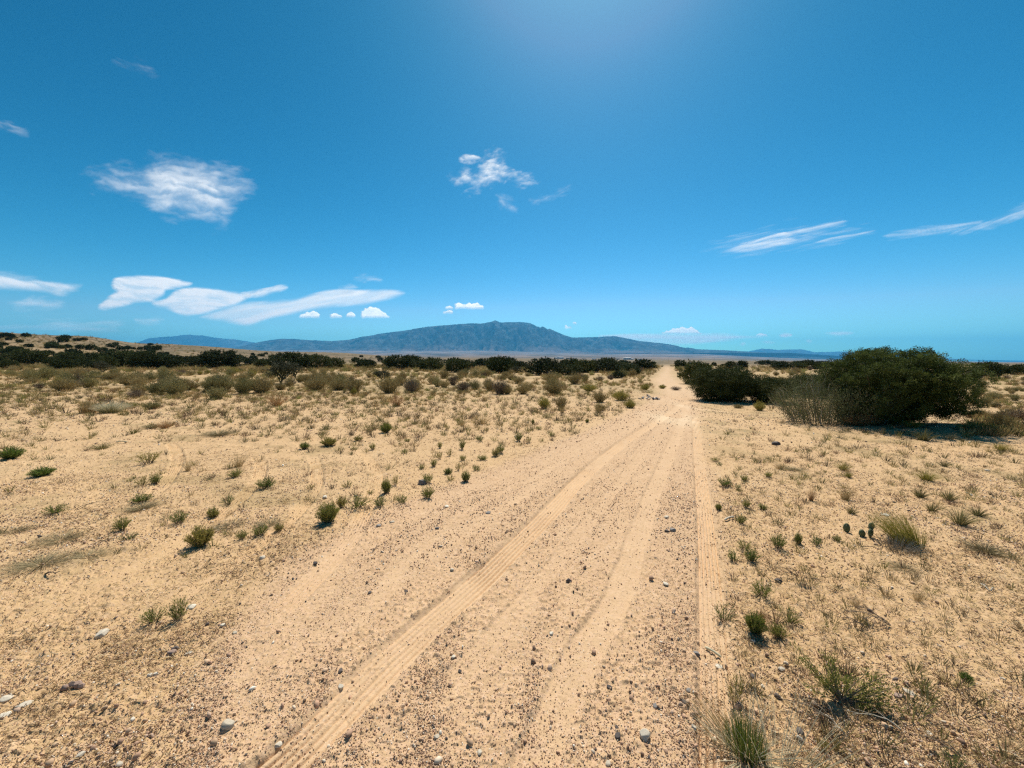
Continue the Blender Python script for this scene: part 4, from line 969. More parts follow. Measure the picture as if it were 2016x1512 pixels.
# ---------------------------------------------------------------- cactus trees
def cholla(seed, x, y, h, wd, lab):
    p = spot(x, y); k = p[1] / FPX; H = h * k; W_ = wd * k; r = random.Random(seed)
    segs = []
    def grow(a, d, L, rad, depth):
        b_ = a + d * L; segs.append((a, b_, rad, depth))
        if depth >= 6 or b_[2] > H: return
        for _ in range(2 if r.random() < .8 else 3):
            nd = Vector((d.x + r.uniform(-1, 1) * .95 * W_ / H, d.y + r.uniform(-1, 1) * .8, max(.05, d.z + r.uniform(-.3, .5)))).normalized()
            grow(b_, nd, L * r.uniform(.75, 1.0), rad * .86, depth + 1)
    for j in range(4):
        grow(Vector((r.uniform(-.06, .06), r.uniform(-.06, .06), -.03)), Vector((r.uniform(-1, 1) * W_ / H * .9, r.uniform(-.5, .5), 1)).normalized(), H * .2, H * .024, 0)
    root = empty('cactus_tree', p); tag(root, lab, 'cactus')
    tb = B(); jb = B()
    for a, b_, rad, dp in segs:
        P = np.array([[a + (b_ - a) * t for t in (0, .1, .5, .9, 1)]], float); rr = np.array([[.5, 1, 1.1, .9, .25]]) * rad
        (tb if dp < 2 else jb).add(tubes(P, rr, 6), .25 if dp < 4 else r.uniform(.2, .55))
        if dp >= 4:
            for _ in range(2):   # yellow fruits at the tips
                c = np.array(b_) + np.array([r.uniform(-1, 1), r.uniform(-1, 1), r.uniform(0, 1)]) * rad; P = np.array([[c, c + np.array([0, 0, rad * .9]), c + np.array([0, 0, rad * 1.9])]])
                jb.add(tubes(P, np.array([[.3, .8, .3]]) * rad, 5), 1.0)
    obj('trunk', tb.mesh('trunk', M['cholla']), root); obj('joints', jb.mesh('joints', M['cholla']), root)
cholla(1, 552, 755, 47, 50, 'tall branching cactus tree with yellow tips, biggest in the left scrub')
cholla(2, 582, 745, 32, 30, 'smaller branching cactus right of the tallest cactus tree')
cholla(3, 753, 749, 26, 40, 'branching cactus standing before the belt, left of the mountain top')
cholla(4, 202, 733, 24, 34, 'dark branching cactus in front of the belt at the far left')
cholla(5, 1012, 737, 20, 36, 'low branching cactus before the broad dark junipers')
# prickly pear pads
def pear(x, y, pads, lab):
    root = empty('prickly_pear', spot(x, y)); tag(root, lab, 'cactus'); k = root.location.y / FPX
    for (dx, dz, w_, h_, tilt, ry) in pads:
        nu, nv = 14, 9; th, ph = np.meshgrid(np.linspace(0, 2 * math.pi, nu, endpoint=False), np.linspace(0, math.pi, nv))
        x_ = np.sin(ph) * np.cos(th) * w_ / 2; y_ = np.sin(ph) * np.sin(th) * .018; z_ = np.cos(ph) * h_ / 2; x_ = x_ * (1 + .25 * z_ / h_)
        ct, st_ = math.cos(tilt), math.sin(tilt); X_ = x_ * ct + z_ * st_; Z_ = -x_ * st_ + z_ * ct
        V = np.c_[X_.ravel(), y_.ravel(), Z_.ravel()]; I = np.arange(nu * nv).reshape(nv, nu); J = np.roll(I, -1, 1)
        F = np.stack([I[:-1], J[:-1], J[1:], I[1:]], -1).reshape(-1, 4)
        me = mesh('pad', V, F, M['pear'], True, fl={'v': RNG.uniform(.2, .6, len(F))}); o = obj('pad', me, root, (dx, RNG.uniform(-.02, .02), dz), ry)
        s = RNG.integers(0, len(V), 60); q = V[s]; b_ = B(); b_.add(leaves(q, unit(q + .02 * RNG.normal(size=q.shape)), .022, .0016), .9); obj('spines', b_.mesh('spines', M['whitestraw']), o)
pear(1669, 1050, [(0, .05, .075, .10, -.35, .2)], 'single dark oval cactus pad standing on the sand')
pear(1712, 1056, [(0.02, .10, .05, .075, .1, -.2), (0.0, .045, .075, .085, .3, .5), (-.06, .03, .08, .06, 1.1, .1)], 'cluster of cactus pads between the single pad and the yellow clump')
pear(1765, 1066, [(0, .04, .08, .07, .9, 0), (.07, .05, .07, .08, -.4, .6)], 'cactus pads half buried in the grey dry stalks')
# ---------------------------------------------------------------- stones
ico_t = (1 + 5 ** .5) / 2
ICO = unit(np.array([(-1, ico_t, 0), (1, ico_t, 0), (-1, -ico_t, 0), (1, -ico_t, 0), (0, -1, ico_t), (0, 1, ico_t), (0, -1, -ico_t), (0, 1, -ico_t), (ico_t, 0, -1), (ico_t, 0, 1), (-ico_t, 0, -1), (-ico_t, 0, 1)], float))
ICF = np.array([(0, 11, 5), (0, 5, 1), (0, 1, 7), (0, 7, 10), (0, 10, 11), (1, 5, 9), (5, 11, 4), (11, 10, 2), (10, 7, 6), (7, 1, 8), (3, 9, 4), (3, 4, 2), (3, 2, 6), (3, 6, 8), (3, 8, 9), (4, 9, 5), (2, 4, 11), (6, 2, 10), (8, 6, 7), (9, 8, 1)])
def subdiv(V, F):
    V = list(map(tuple, V)); c = {}; out = []
    def mid(a, b):
        k = (min(a, b), max(a, b))
        if k not in c: m_ = (np.array(V[a]) + np.array(V[b])); V.append(tuple(m_ / np.linalg.norm(m_))); c[k] = len(V) - 1
        return c[k]
    for a, b, d in F: x, y, z = mid(a, b), mid(b, d), mid(d, a); out += [(a, x, z), (b, y, x), (d, z, y), (x, y, z)]
    return np.array(V), np.array(out)
S1 = subdiv(ICO, ICF); S2 = subdiv(*S1); S3 = subdiv(*S2)
def stone(seed, flatn=.6, angular=.4):
    r = np.random.default_rng(seed); V = S3[0].copy(); L = np.ones(len(V))
    for _ in range(9):   # planar cuts give facets
        d = unit(r.normal(size=3)); lim = r.uniform(.55, .9); q = V @ d; V = V - np.maximum(q - lim, 0)[:, None] * d[None] * (angular + .5)
    V = V * (1 + .10 * (fbm(V[:, 0] * 2 + seed, V[:, 1] * 2 + V[:, 2], 3, seed)[:, None] - .5)); V = V * np.array([1, r.uniform(.65, .9), flatn]); return V
ROCKS = [stone(i, f) for i, f in enumerate([.75, .6, .35, .5, .85])]
RMESH = {}
def rock(x, y, px, mt, k, lab, grp=None, up=.5, sc=(1, 1, 1)):
    key = (mt, k)
    if key not in RMESH: RMESH[key] = mesh('stone', ROCKS[k], S3[1], M[mt], True)
    p = spot(x, y); s = px / FPX * math.hypot(p[1], 1.0) * .48
    z = ROCKS[k][:, 2].max(); o = obj('stone', RMESH[key], None, p + np.array([0, 0, s * z * (up - .15)]), random.uniform(0, 6.28), s); o.scale = (s * sc[0], s * sc[1], s * sc[2])
    tag(o, lab, 'stone', grp)
for a in [
 (451, 1432, 26, 'rockpale', 4, 'round whitish stone in the left foreground gravel'),
 (200, 1247, 24, 'rockpale', 3, 'blocky pale stone on the sand at the far left'),
 (377, 1196, 22, 'rockpale', 2, 'flat white stone at the tip of the flat leafy shrub'),
 (12, 1372, 24, 'rockpale', 2, 'upper white slab at the lower left edge'),
 (45, 1387, 26, 'rockpale', 2, 'elongated white slab right of the edge ones'),
 (10, 1407, 22, 'rockpale', 2, 'lower white slab at the lower left edge'),
 (337, 1288, 18, 'rockpink', 3, 'tan stone lying on sand below the leafy shrub'),
 (370, 1287, 15, 'rockpale', 2, 'small flat pale stone right of the tan one'),
 (295, 1332, 13, 'rockpale', 1, 'left small white pebble stone of a touching pair'),
 (307, 1329, 10, 'rockpale', 1, 'right small white pebble stone of a touching pair'),
 (547, 1464, 15, 'rockpale', 3, 'oblong pale stone left of the main tread marks at the bottom'),
 (236, 1504, 15, 'rockpale', 1, 'pale stone at the bottom edge, left'),
 (158, 1492, 14, 'rockpale', 3, 'pale stone with dark side near the bottom left corner'),
 (262, 1419, 11, 'rockpale', 1, 'small pale stone left of the round whitish one'),
 (670, 1349, 13, 'rockpale', 0, 'white angular stone beside the main tread marks'),
 (670, 1324, 13, 'rockdark', 0, 'brown black stone above the white angular one'),
 (345, 1278, 13, 'rockdark', 0, 'black stone touching the tan stone'),
 (620, 1112, 11, 'rockdark', 0, 'black stone in the gravel right of the tread marks'),
 (516, 1099, 14, 'rockpale', 4, 'white round stone in the gravel by the left tread marks'),
 (772, 1030, 11, 'rockpale', 1, 'small whitish stone at the edge of the gravel'),
 (745, 1037, 11, 'rockgrey', 0, 'grey stone left of the small whitish one'),
 (861, 1042, 10, 'rockgrey', 0, 'grey stone in gravel right of the small whitish one'),
 (859, 1454, 12, 'rockpale', 0, 'white stone in the gravel at the bottom, left of middle'),
 (944, 1485, 12, 'rockpale', 0, 'white stone at the bottom edge of the gravel middle'),
 (1269, 1453, 24, 'rockpale', 4, 'bright white stone in the gravel at the bottom middle'),
 (1217, 1451, 15, 'rockdark', 0, 'black stone left of the bright white stone'),
 (1214, 1434, 9, 'rockdark', 0, 'smaller black stone just above the black one'),
 (1199, 1354, 12, 'rockdark', 0, 'black stone in the gravel above the bright white stone'),
 (1197, 1503, 13, 'rockpale', 3, 'pale grey stone at the bottom edge by the bright white stone'),
 (1290, 1390, 12, 'rockgrey', 0, 'grey stone in the right gravel strip'),
 (1086, 1249, 10, 'rockpale', 0, 'white stone in the middle gravel strip'),
 (892, 1297, 10, 'rockpale', 0, 'white stone right of the main tread marks'),
 (905, 1320, 9, 'rockdark', 0, 'dark stone below the white one by the main tread marks'),
 (799, 1165, 9, 'rockdark', 0, 'dark stone in the left gravel strip'),
 (727, 1167, 10, 'rockdark', 0, 'dark stone left in the left gravel strip'),
 (890, 1124, 9, 'rockpale', 1, 'white stone close left of the main tread marks'),
 (1372, 1286, 15, 'rockgrey', 0, 'grey round stone left of the bleached bone'),
 (1412, 1304, 20, 'rockpale', 2, 'flat pale stone below the bleached bone'),
 (1357, 1358, 14, 'rockgrey', 2, 'grey flat stone left of the right tread marks'),
 (1347, 1381, 12, 'rockdark', 0, 'reddish black stone below the grey flat one'),
 (1481, 1329, 15, 'rockdark', 3, 'dark stone right of the right tread marks'),
 (1532, 1370, 13, 'rockdark', 4, 'round brown stone right of the thin tall shrub'),
 (1772, 1380, 20, 'rockpink', 0, 'left brownish stone of the two together on bare sand'),
 (1788, 1368, 22, 'rockpale', 2, 'right pale tilted stone of the two together on bare sand'),
 (1830, 1444, 13, 'rockpale', 1, 'small white stone on bare sand, lower right'),
 (1366, 1435, 12, 'rockpale', 1, 'white stone left of the bottom grass clump'),
 (1502, 1349, 10, 'rockpale', 1, 'little pale stone between the dark and the round brown stone'),
 (1540, 1320, 14, 'rockpale', 2, 'flat pale stone above the round brown one'),
 (1528, 876, 19, 'rockdark', 1, 'flat black stone on the sand before the junipers'),
 (1532, 1146, 14, 'rockdark', 1, 'dark flat stone right of the open branched shrub'),
 (1482, 1264, 11, 'rockpale', 1, 'small white stone below the dense dark shrub'),
 (1310, 1151, 14, 'rockpale', 2, 'whitish stone in the right gravel strip'),
 (1313, 1019, 12, 'rockpale', 1, 'whitish stone higher in the right gravel strip'),
 (1325, 1045, 13, 'rockgrey', 0, 'grey stone, right one in the right gravel strip'),
 (1312, 1046, 10, 'rockdark', 0, 'dark stone, left one in the right gravel strip'),
 (1745, 1016, 17, 'rockpale', 2, 'white flat stone behind the cactus cluster'),
 (1943, 928, 10, 'rockpale', 1, 'small pale stone in the far right field'),
 (462, 1248, 10, 'rockpale', 0, 'tiny white stone in the left gravel'),
 (439, 1234, 10, 'rockpale', 3, 'tiny pale stone above the tiny white one'),
 (1975, 1335, 9, 'rockpale', 0, 'small pale stone near the right edge'),
 (700, 978, 9, 'rockdark', 0, 'dark stone behind the wide green shrub'),
 (640, 980, 12, 'rockpale', 1, 'pale stone by the star shaped tyre mark shrub'),
 (880, 998, 12, 'rockpale', 2, 'flat whitish stone in front of the green shrub by the grey stone'),
 (962, 1010, 14, 'rockgrey', 2, 'flat grey stone at the left rim of the gravel track'),
]: rock(*a, grp='loose stones on the ground')
# the upright two-tone stone
rock(830, 951, 25, 'rockgrey', 3, 'upright egg shaped grey stone among the green shrubs', None, .8, (.8, .8, 1.25))
# dark clod heap
p = spot(146, 1352); V = []; F = []; n0 = 0
for dx, s in ((-.035, .02), (-.012, .024), (.012, .022), (.036, .018), (.002, .018)):
    q = stone(int(900 + dx * 1000), .8) * s + np.array([dx, RNG.uniform(-.012, .012), s * .5]); V.append(q); F.append(S3[1] + n0); n0 += len(q)
o = obj('earth_clod', mesh('earth_clod', np.concatenate(V), np.concatenate(F), M['rockpink'], True), None, p); tag(o, 'crumbled brown earth clod in the left foreground', 'clod')
# ---------------------------------------------------------------- gravel
def gravel():
    r = np.random.default_rng(9); OV = np.array([(1, 0, 0), (-1, 0, 0), (0, 1, 0), (0, -1, 0), (0, 0, 1), (0, 0, -1)], float)
    OF = np.array([(0, 2, 4), (2, 1, 4), (1, 3, 4), (3, 0, 4), (2, 0, 5), (1, 2, 5), (3, 1, 5), (0, 3, 5)])
    pal = np.array([(.50, .33, .20), (.56, .38, .235), (.42, .26, .165), (.52, .36, .25), (.40, .25, .16), (.64, .52, .38), (.26, .16, .10), (.10, .08, .07), (.74, .67, .55), (.50, .31, .20)])
    pw = np.array([.19, .18, .12, .11, .09, .09, .075, .065, .06, .05]); VV = []; FF = []; CC = []; n0 = 0
    # (count, nearest, farthest, size range, fine?)
    for n, d0, d1, s0, s1, fine in ((300000, 1.3, 5.5, .0017, .0047, 1), (260000, 2.6, 15.0, .0035, .0095, 1), (60000, 8.0, 30.0, .010, .022, 1), (9000, 1.3, 7.0, .0045, .008, 0), (9000, 6.0, 22.0, .010, .020, 0), (1100, 1.3, 9, .009, .018, 0)):
        q = 1 / r.uniform(1 / d1, 1 / d0, n); x = q * r.uniform(-1.45, 1.45, n)
        rd = road_mask(x, q); nz = fbm(x / .55, q / .55, 3, 88); nz2 = fbm(x / .13, q / .13, 2, 89)
        pr = rd * (.30 + .70 * road_streak(x, q)) * (.6 + .4 * ss(.36, .6, nz)) * (.45 + .55 * ss(.4, .6, nz2)) + (1 - rd) * (.60 * ss(.38, .66, nz) * ss(.3, .6, nz2) + .20)
        pr = pr * ss(d0 * .98, d0 * 1.7 if d0 > 2 else d0, q + 1e-3) * (1 - ss(.6 * d1, d1, q))
        k = r.random(n) < pr; x = x[k]; q = q[k]; S = s0 + (s1 - s0) * r.random(len(x)) ** 2.0
        h, rut, road = near_detail(x, q); k = r.random(len(x)) > np.clip(rut * 1.5, 0, .9); x, q, S, h = x[k], q[k], S[k], h[k]; n = len(x); Z = hlow(x, q) + h
        BV, BF = (OV, OF) if fine else (ICO, ICF); m_ = len(BV)
        V = BV[None] * r.uniform(.65, 1.3, (n, m_, 1)) * (r.uniform(.6, 1.25, (n, 1, 3)) * np.array([1, 1, .95])) * S[:, None, None]
        a = r.uniform(0, 6.28, n); ca, sa = np.cos(a)[:, None], np.sin(a)[:, None]; tl = r.normal(size=(n, 1)) * .5
        z_ = V[..., 2] + tl * V[..., 0]
        V = np.stack([V[..., 0] * ca - V[..., 1] * sa, V[..., 0] * sa + V[..., 1] * ca, z_], -1) + np.stack([x, q, Z + S * .45], -1)[:, None]
        FF.append((BF[None] + (np.arange(n) * m_)[:, None, None]).reshape(-1, 3) + n0); VV.append(V.reshape(-1, 3)); n0 += n * m_
        pc = pal[r.choice(len(pal), n, p=pw / pw.sum())] * r.uniform(.85, 1.12, (n, 1)); CC.append(np.repeat(pc, len(BF), 0))
    o = obj('gravel', mesh('gravel', np.concatenate(VV), np.concatenate(FF), M['gravel'], col=np.concatenate(CC))); tag(o, kind='stuff'); o['label'] = 'loose gravel and grit over the dirt track'
gravel()
# straw and twig litter lying flat; its dark strands double as painted shadow ticks
def litter():
    r = np.random.default_rng(19); n = 120000; q = 1 / r.uniform(1 / 20., 1 / 1.35, n); x = q * r.uniform(-1.45, 1.45, n)
    rd = road_mask(x, q); nz = fbm(x / .7 + 3, q / .45, 4, 99)
    left = (x < 0) * (.07 + .75 * ss(.46, .64, nz)); right = (x > 0) * (.16 + .7 * ss(.48, .66, nz)); pr = (1 - rd) * (left + right + .04)
    k = r.random(n) < pr; x = x[k]; q = q[k]; n = len(x); z = hlow(x, q) + near_detail(x, q)[0]
    L = r.uniform(.012, .07, n) * np.clip(q / 4, .7, 2); base = np.where(x > 0, -.85, .55); a = base + r.normal(size=n) * .75
    dx = np.cos(a) * L; dy = np.sin(a) * L; up = r.uniform(.003, .02, n)
    P = np.stack([np.c_[x - dx / 2, q - dy / 2, z + .003], np.c_[x + dy * .12, q - dx * .12, z + up], np.c_[x + dx / 2, q + dy / 2, z + .004]], 1)
    w_ = (.0016 + .0009 * q)[:, None] * np.array([[1, 1, .6]]) * r.uniform(.6, 1.3, (n, 1))
    # flat ribbons
    s = np.stack([-dy, dx, 0 * dx], -1); s = unit(s)[:, None, :]; V = np.stack([P + s * w_[..., None] * .5, P - s * w_[..., None] * .5], 2).reshape(-1, 3)
    b0 = (np.arange(n) * 6)[:, None] + np.array([[0, 2]]); F = np.stack([b0, b0 + 1, b0 + 3, b0 + 2], -1).reshape(-1, 4)
    pal = np.array([(.42, .30, .15), (.52, .40, .22), (.22, .14, .08), (.12, .08, .05), (.34, .23, .12), (.60, .50, .33)])
    pc = pal[r.choice(6, n, p=[.14, .10, .30, .26, .14, .06])]; o = obj('straw_litter', mesh('straw_litter', V, F, M['cover'], col=np.repeat(pc, 2, 0))); tag(o, kind='stuff'); o['label'] = 'scattered straw and twig litter with painted shadow ticks on the sand'
litter()
# ---------------------------------------------------------------- dead twigs, sticks, bone
def twig(x, y, Lx, dirs, lab, mat='twig', name='dead_twig', rad=.003):
    p = spot(x, y); k = p[1] / FPX; L = Lx * k; r = np.random.default_rng(int(x)); b_ = B()
    for a, f in dirs:
        n = 8; t = np.linspace(0, 1, n); an = a + np.cumsum(r.normal(size=n) * .10)
        P = np.c_[np.cumsum(np.cos(an)) / n * L * f, np.cumsum(np.sin(an)) / n * L * f, .01 + .035 * L / .2 * np.sin(t * 3.0) + r.normal(size=n) * .002]
        b_.add(tubes(P[None], (rad * np.linspace(1, .35, n))[None], 5), r.uniform())
        for j in range(3):
            q = P[2 + j * 2]; a2 = a + r.choice([-1, 1]) * r.uniform(.4, .9); Q = np.array([q + np.array([math.cos(a2) * s_, math.sin(a2) * s_, .12 * s_]) * L * f * .35 for s_ in (0, .35, .7, 1)])
            b_.add(tubes(Q[None], (rad * .55 * np.array([1, .8, .6, .3]))[None], 4), r.uniform())
    o = obj(name, b_.mesh(name, M[mat]), None, p); tag(o, lab, 'twig')
twig(1760, 1232, 95, [(2.7, 1), (2.4, .8), (3.0, .7), (2.9, .5)], 'forked dead twig on bare sand below the tan tuft')
twig(1715, 1240, 55, [(2.2, 1), (1.2, .7), (2.8, .8), (.4, .5)], 'tangle of dark twigs left of the forked twig')
twig(1575, 1138, 50, [(2.6, 1), (3.1, .8), (2.0, .6)], 'dark dead twig behind the open branched shrub')
twig(1650, 1425, 90, [(2.5, 1), (2.2, .7), (1.7, .5), (2.8, .7)], 'fan of brown twigs below the two winged shrub')
twig(1672, 1452, 60, [(1.9, 1), (2.2, .5)], 'pale curved twig right of the brown fan', 'palewood')
twig(1788, 1448, 90, [(2.3, 1)], 'long thin pale root curving on bare sand', 'palewood')
twig(1690, 1078, 40, [(-.9, 1), (.6, .9)], 'v shaped dry twig in front of the cactus cluster')
twig(1690, 1145, 30, [(-.7, 1)], 'short dark twig on the sand below the cactus')
twig(1620, 1150, 22, [(2.4, 1)], 'little dark twig near the dead twig')
twig(85, 1134, 26, [(.1, 1)], 'thick dead stick in the left foreground mat', 'twig', rad=.007)
twig(180, 1076, 60, [(.3, 1), (-.2, .6)], 'dead stem lying along the left litter line')
twig(140, 1006, 70, [(.35, 1), (.1, .8)], 'dark twigs beside the low flat green shrub')
twig(1900, 1500, 70, [(2.4, 1), (2.0, .6)], 'dark dry twigs at the bottom right edge')
twig(1950, 1165, 24, [(.9, 1), (.5, .6)], 'white curved twig near the right edge', 'palewood', rad=.005)
def bone(x, y, px, ang, lab, cat='stick', mt='palewood', thick=.09, name='stick'):
    p = spot(x, y); L = px / FPX * p[1] * 1.1; t = np.linspace(0, 1, 9); rr = L * thick * (.6 + .5 * np.abs(2 * t - 1) ** 3) * np.where((t == 0) | (t == 1), .4, 1)
    P = np.c_[(t - .5) * L * math.cos(ang), (t - .5) * L * math.sin(ang), L * thick * .8 + .08 * L * np.sin(t * 3.1)]; b_ = B(); b_.add(tubes(P[None], rr[None], 8), .9)
    o = obj(name, b_.mesh(name, M[mt], True), None, p); tag(o, lab, cat)
bone(1404, 1282, 30, -.95, 'bleached white bone lying across the right tread marks', 'bone', 'whitestraw', .11, 'bone')
bone(1436, 1022, 28, .5, 'grey driftwood stick by the green shrubs right of the track')
bone(240, 872, 19, .05, 'white chip of wood on the left sand', 'stick', 'whitestraw', .09)
bone(196, 747, 26, .1, 'pale log in the left scrub', 'log', 'palewood', .12, 'log')
# ---------------------------------------------------------------- rubbish pile by the track
def flat_mat(name, c, rough=.7):
    m, t, out = new_mat(name); tc = t.nodes.new('ShaderNodeTexCoord'); n = noise(t, tc.outputs['Object'], 9, 4, .6)
    p = N(t, 'ShaderNodeBsdfPrincipled'); p.inputs['Roughness'].default_value = rough
    t.links.new(ramp(t, n, [(.3, tuple(v * .7 for v in c)), (.7, c)]), p.inputs['Base Color']); t.links.new(p.outputs[0], out.inputs[0]); return m
M['plasterw'] = flat_mat('broken white board', (.62, .60, .57)); M['plasterd'] = flat_mat('charred scrap', (.06, .06, .065)); M['plasterg'] = flat_mat('grey scrap', (.28, .28, .30))
def slab(name, p, L, Wd, T, rx, ry, rz, mat, lab, cat, grp):
    r = random.Random(lab + str(p)); n = 7; ang = sorted(r.uniform(0, 6.28) for _ in range(n)); top = [(math.cos(a) * L / 2 * r.uniform(.75, 1.1), math.sin(a) * Wd / 2 * r.uniform(.75, 1.1)) for a in ang]
    V = [(x, y, T / 2) for x, y in top] + [(x, y, -T / 2) for x, y in top] + [(0, 0, T * .6), (0, 0, -T * .6)]
    F3 = [(i, (i + 1) % n, 2 * n) for i in range(n)] + [((i + 1) % n + n, i + n, 2 * n + 1) for i in range(n)]; F4 = [(i, i + n, (i + 1) % n + n, (i + 1) % n) for i in range(n)]
    o = obj(name, mesh(name, V, [np.array(F3), np.array(F4)], M[mat]), None, p); o.rotation_euler = (rx, ry, rz); return tag(o, lab, cat, grp)
rp = random.Random(8); pc = spot(1277, 786); SCRAP = {}
for i in range(22):
    dx = rp.gauss(0, .22); dy = rp.gauss(0, .16); hgt = .02 + .17 * math.exp(-(dx * dx + dy * dy) / .06) * rp.random()
    mt = rp.choice(['plasterw', 'plasterd', 'plasterg', 'plasterd', 'plasterw'])
    q = np.array([pc[0] + dx, pc[1] + dy, ground_z(pc[0] + dx, pc[1] + dy)[0] + hgt])
    o_ = slab('scrap_piece', q, rp.uniform(.10, .26), rp.uniform(.06, .16), .02, rp.uniform(-.8, .8), rp.uniform(-.8, .8), rp.uniform(0, 6), mt, 'scrap' + str(i), 'rubbish', {'plasterw': 'white', 'plasterd': 'black', 'plasterg': 'grey'}[mt] + ' scraps of the rubbish heap')
    SCRAP.setdefault(mt, []).append((dx, o_))
for mt, L_ in SCRAP.items():
    for k, (dx, o_) in enumerate(sorted(L_, key=lambda a: a[0])): o_['label'] = f"{ORD[k]} {'from the left ' if k else ''}of the {dict(plasterw='white', plasterd='black', plasterg='grey')[mt]} scraps in the rubbish heap at the track edge"
# ---------------------------------------------------------------- far houses and poles
M['hwall'] = flat_mat('pale stucco', (.66, .62, .56)); M['hroof'] = flat_mat('brown roof', (.20, .15, .12)); M['hwhite'] = flat_mat('white metal roof', (.82, .82, .82)); M['hwin'] = flat_mat('dark window', (.04, .05, .06), .2)
def house_proto(white):
    root = empty('house', (0, 0, -50)); L, Wd, H, T = 14., 10., 3.4, 1.8
    V = [(-L / 2, -Wd / 2, 0), (L / 2, -Wd / 2, 0), (L / 2, Wd / 2, 0), (-L / 2, Wd / 2, 0), (-L / 2, -Wd / 2, H), (L / 2, -Wd / 2, H), (L / 2, Wd / 2, H), (-L / 2, Wd / 2, H)]
    kid(obj('wall', mesh('wall', V, np.array([(0, 1, 5, 4), (1, 2, 6, 5), (2, 3, 7, 6), (3, 0, 4, 7)]), M['hwhite' if white else 'hwall']), root), root)
    e = .5; V = [(-L / 2 - e, -Wd / 2 - e, H + .003), (L / 2 + e, -Wd / 2 - e, H + .003), (L / 2 + e, Wd / 2 + e, H + .003), (-L / 2 - e, Wd / 2 + e, H + .003), (-L / 2 - e, 0, H + T), (L / 2 + e, 0, H + T)]
    me = mesh('roof', V, [np.array([(0, 1, 5, 4), (2, 3, 4, 5), (0, 3, 2, 1)]), np.array([(1, 2, 5), (3, 0, 4)])], M['hwhite' if white else 'hroof']); kid(obj('roof', me, root), root)
    for cx in (-4.2, 0, 4.2):
        V = [(cx - .8, -Wd / 2 - .03, 1), (cx + .8, -Wd / 2 - .03, 1), (cx + .8, -Wd / 2 - .03, 2.3), (cx - .8, -Wd / 2 - .03, 2.3), (cx - .8, -Wd / 2 + .02, 1), (cx + .8, -Wd / 2 + .02, 1), (cx + .8, -Wd / 2 + .02, 2.3), (cx - .8, -Wd / 2 + .02, 2.3)]
        kid(obj('window', mesh('window', V, np.array([(0, 1, 2, 3), (1, 5, 6, 2), (4, 0, 3, 7), (3, 2, 6, 7), (0, 4, 5, 1)]), M['hwin']), root), root)
    return root
HP = [house_proto(True), house_proto(False)]
HL = [(1096, 1.8, 0, 'left one of two white houses on the plain below the mountain'), (1103, 2.0, 0, 'right one of two white houses on the plain below the mountain'), (1118, 1.2, 1, 'pale house right of the two white ones'), (1131, 1.0, 1, 'small pale house before the small white one'), (1169, 1.3, 0, 'small white house above the wide juniper mass'), (1186, 1.0, 1, 'small pale house right of the small white one'),
      (1234, 2.3, 0, 'long white building left of where the track vanishes'), (1242, 1.4, 0, 'white house touching the long white building'), (1258, 1.0, 1, 'pale house nearest the vanishing track'), (1215, 1.2, 1, 'pale house left of the long white building'), (1148, .9, 1, 'tiny pale house between the white ones'), (823, 1.5, 0, 'white building far left below the mountain slope')]
for x, s, wt, lab in HL:
    D_ = 2100. if x > 900 else 2600.; X_ = (x - CX) / FPX * D_; z = hlow(np.array([X_]), np.array([D_]))[0]
    place(HP[1 - wt if False else (0 if wt == 0 else 1)], (X_, D_, z - .2), lab, 'house', 'houses far out on the plain', 0, (s * 1.2, s * .9, s))
M['pole'] = flat_mat('weathered pole', (.12, .09, .07))
def pole(x, D_, lab):
    X_ = (x - CX) / FPX * D_; z = hlow(np.array([X_]), np.array([D_]))[0]; root = empty('utility_pole', (X_, D_, z)); tag(root, lab, 'pole', 'utility poles across the plain')
    V, F = tubes(np.array([[(0, 0, 0), (0, 0, 6), (0, 0, 11.5)]], float), np.array([[.22, .2, .15]]), 6); obj('post', mesh('post', V, F, M['pole']), root)
    V, F = tubes(np.array([[(-1.4, .25, 10.6), (0, .25, 10.65), (1.4, .25, 10.6)]], float), np.array([[.1, .1, .1]]), 4); obj('crossarm', mesh('crossarm', V, F, M['pole']), root)
for x, D_, lab in [(1405, 1000, 'utility pole above the large dark juniper clump'), (1491, 1000, 'utility pole above the low dark junipers on the plain'), (1523, 1150, 'left pole of a close pair on the plain'), (1532, 1200, 'right pole of a close pair on the plain'), (1013, 1050, 'utility pole left of the broad middle juniper'), (1315, 1300, 'utility pole right above the vanishing track')]: pole(x, D_, lab)
# ---------------------------------------------------------------- clouds
def cloud_mat():
    m, t, out = new_mat('cloud'); d = attr(t, 'dens').outputs['Fac']
    tr = t.nodes.new('ShaderNodeBsdfTransparent'); a = t.nodes.new('ShaderNodeBsdfTranslucent'); b_ = t.nodes.new('ShaderNodeBsdfDiffuse')
    a.inputs[0].default_value = (.82, .82, .83, 1); b_.inputs[0].default_value = (.85, .85, .86, 1)
    m1 = t.nodes.new('ShaderNodeMixShader'); m1.inputs[0].default_value = .15; t.links.new(a.outputs[0], m1.inputs[1]); t.links.new(b_.outputs[0], m1.inputs[2])
    m2 = t.nodes.new('ShaderNodeMixShader'); t.links.new(d, m2.inputs[0]); t.links.new(tr.outputs[0], m2.inputs[1]); t.links.new(m1.outputs[0], m2.inputs[2])
    t.links.new(m2.outputs[0], out.inputs[0]); return m
M['cloud'] = cloud_mat()
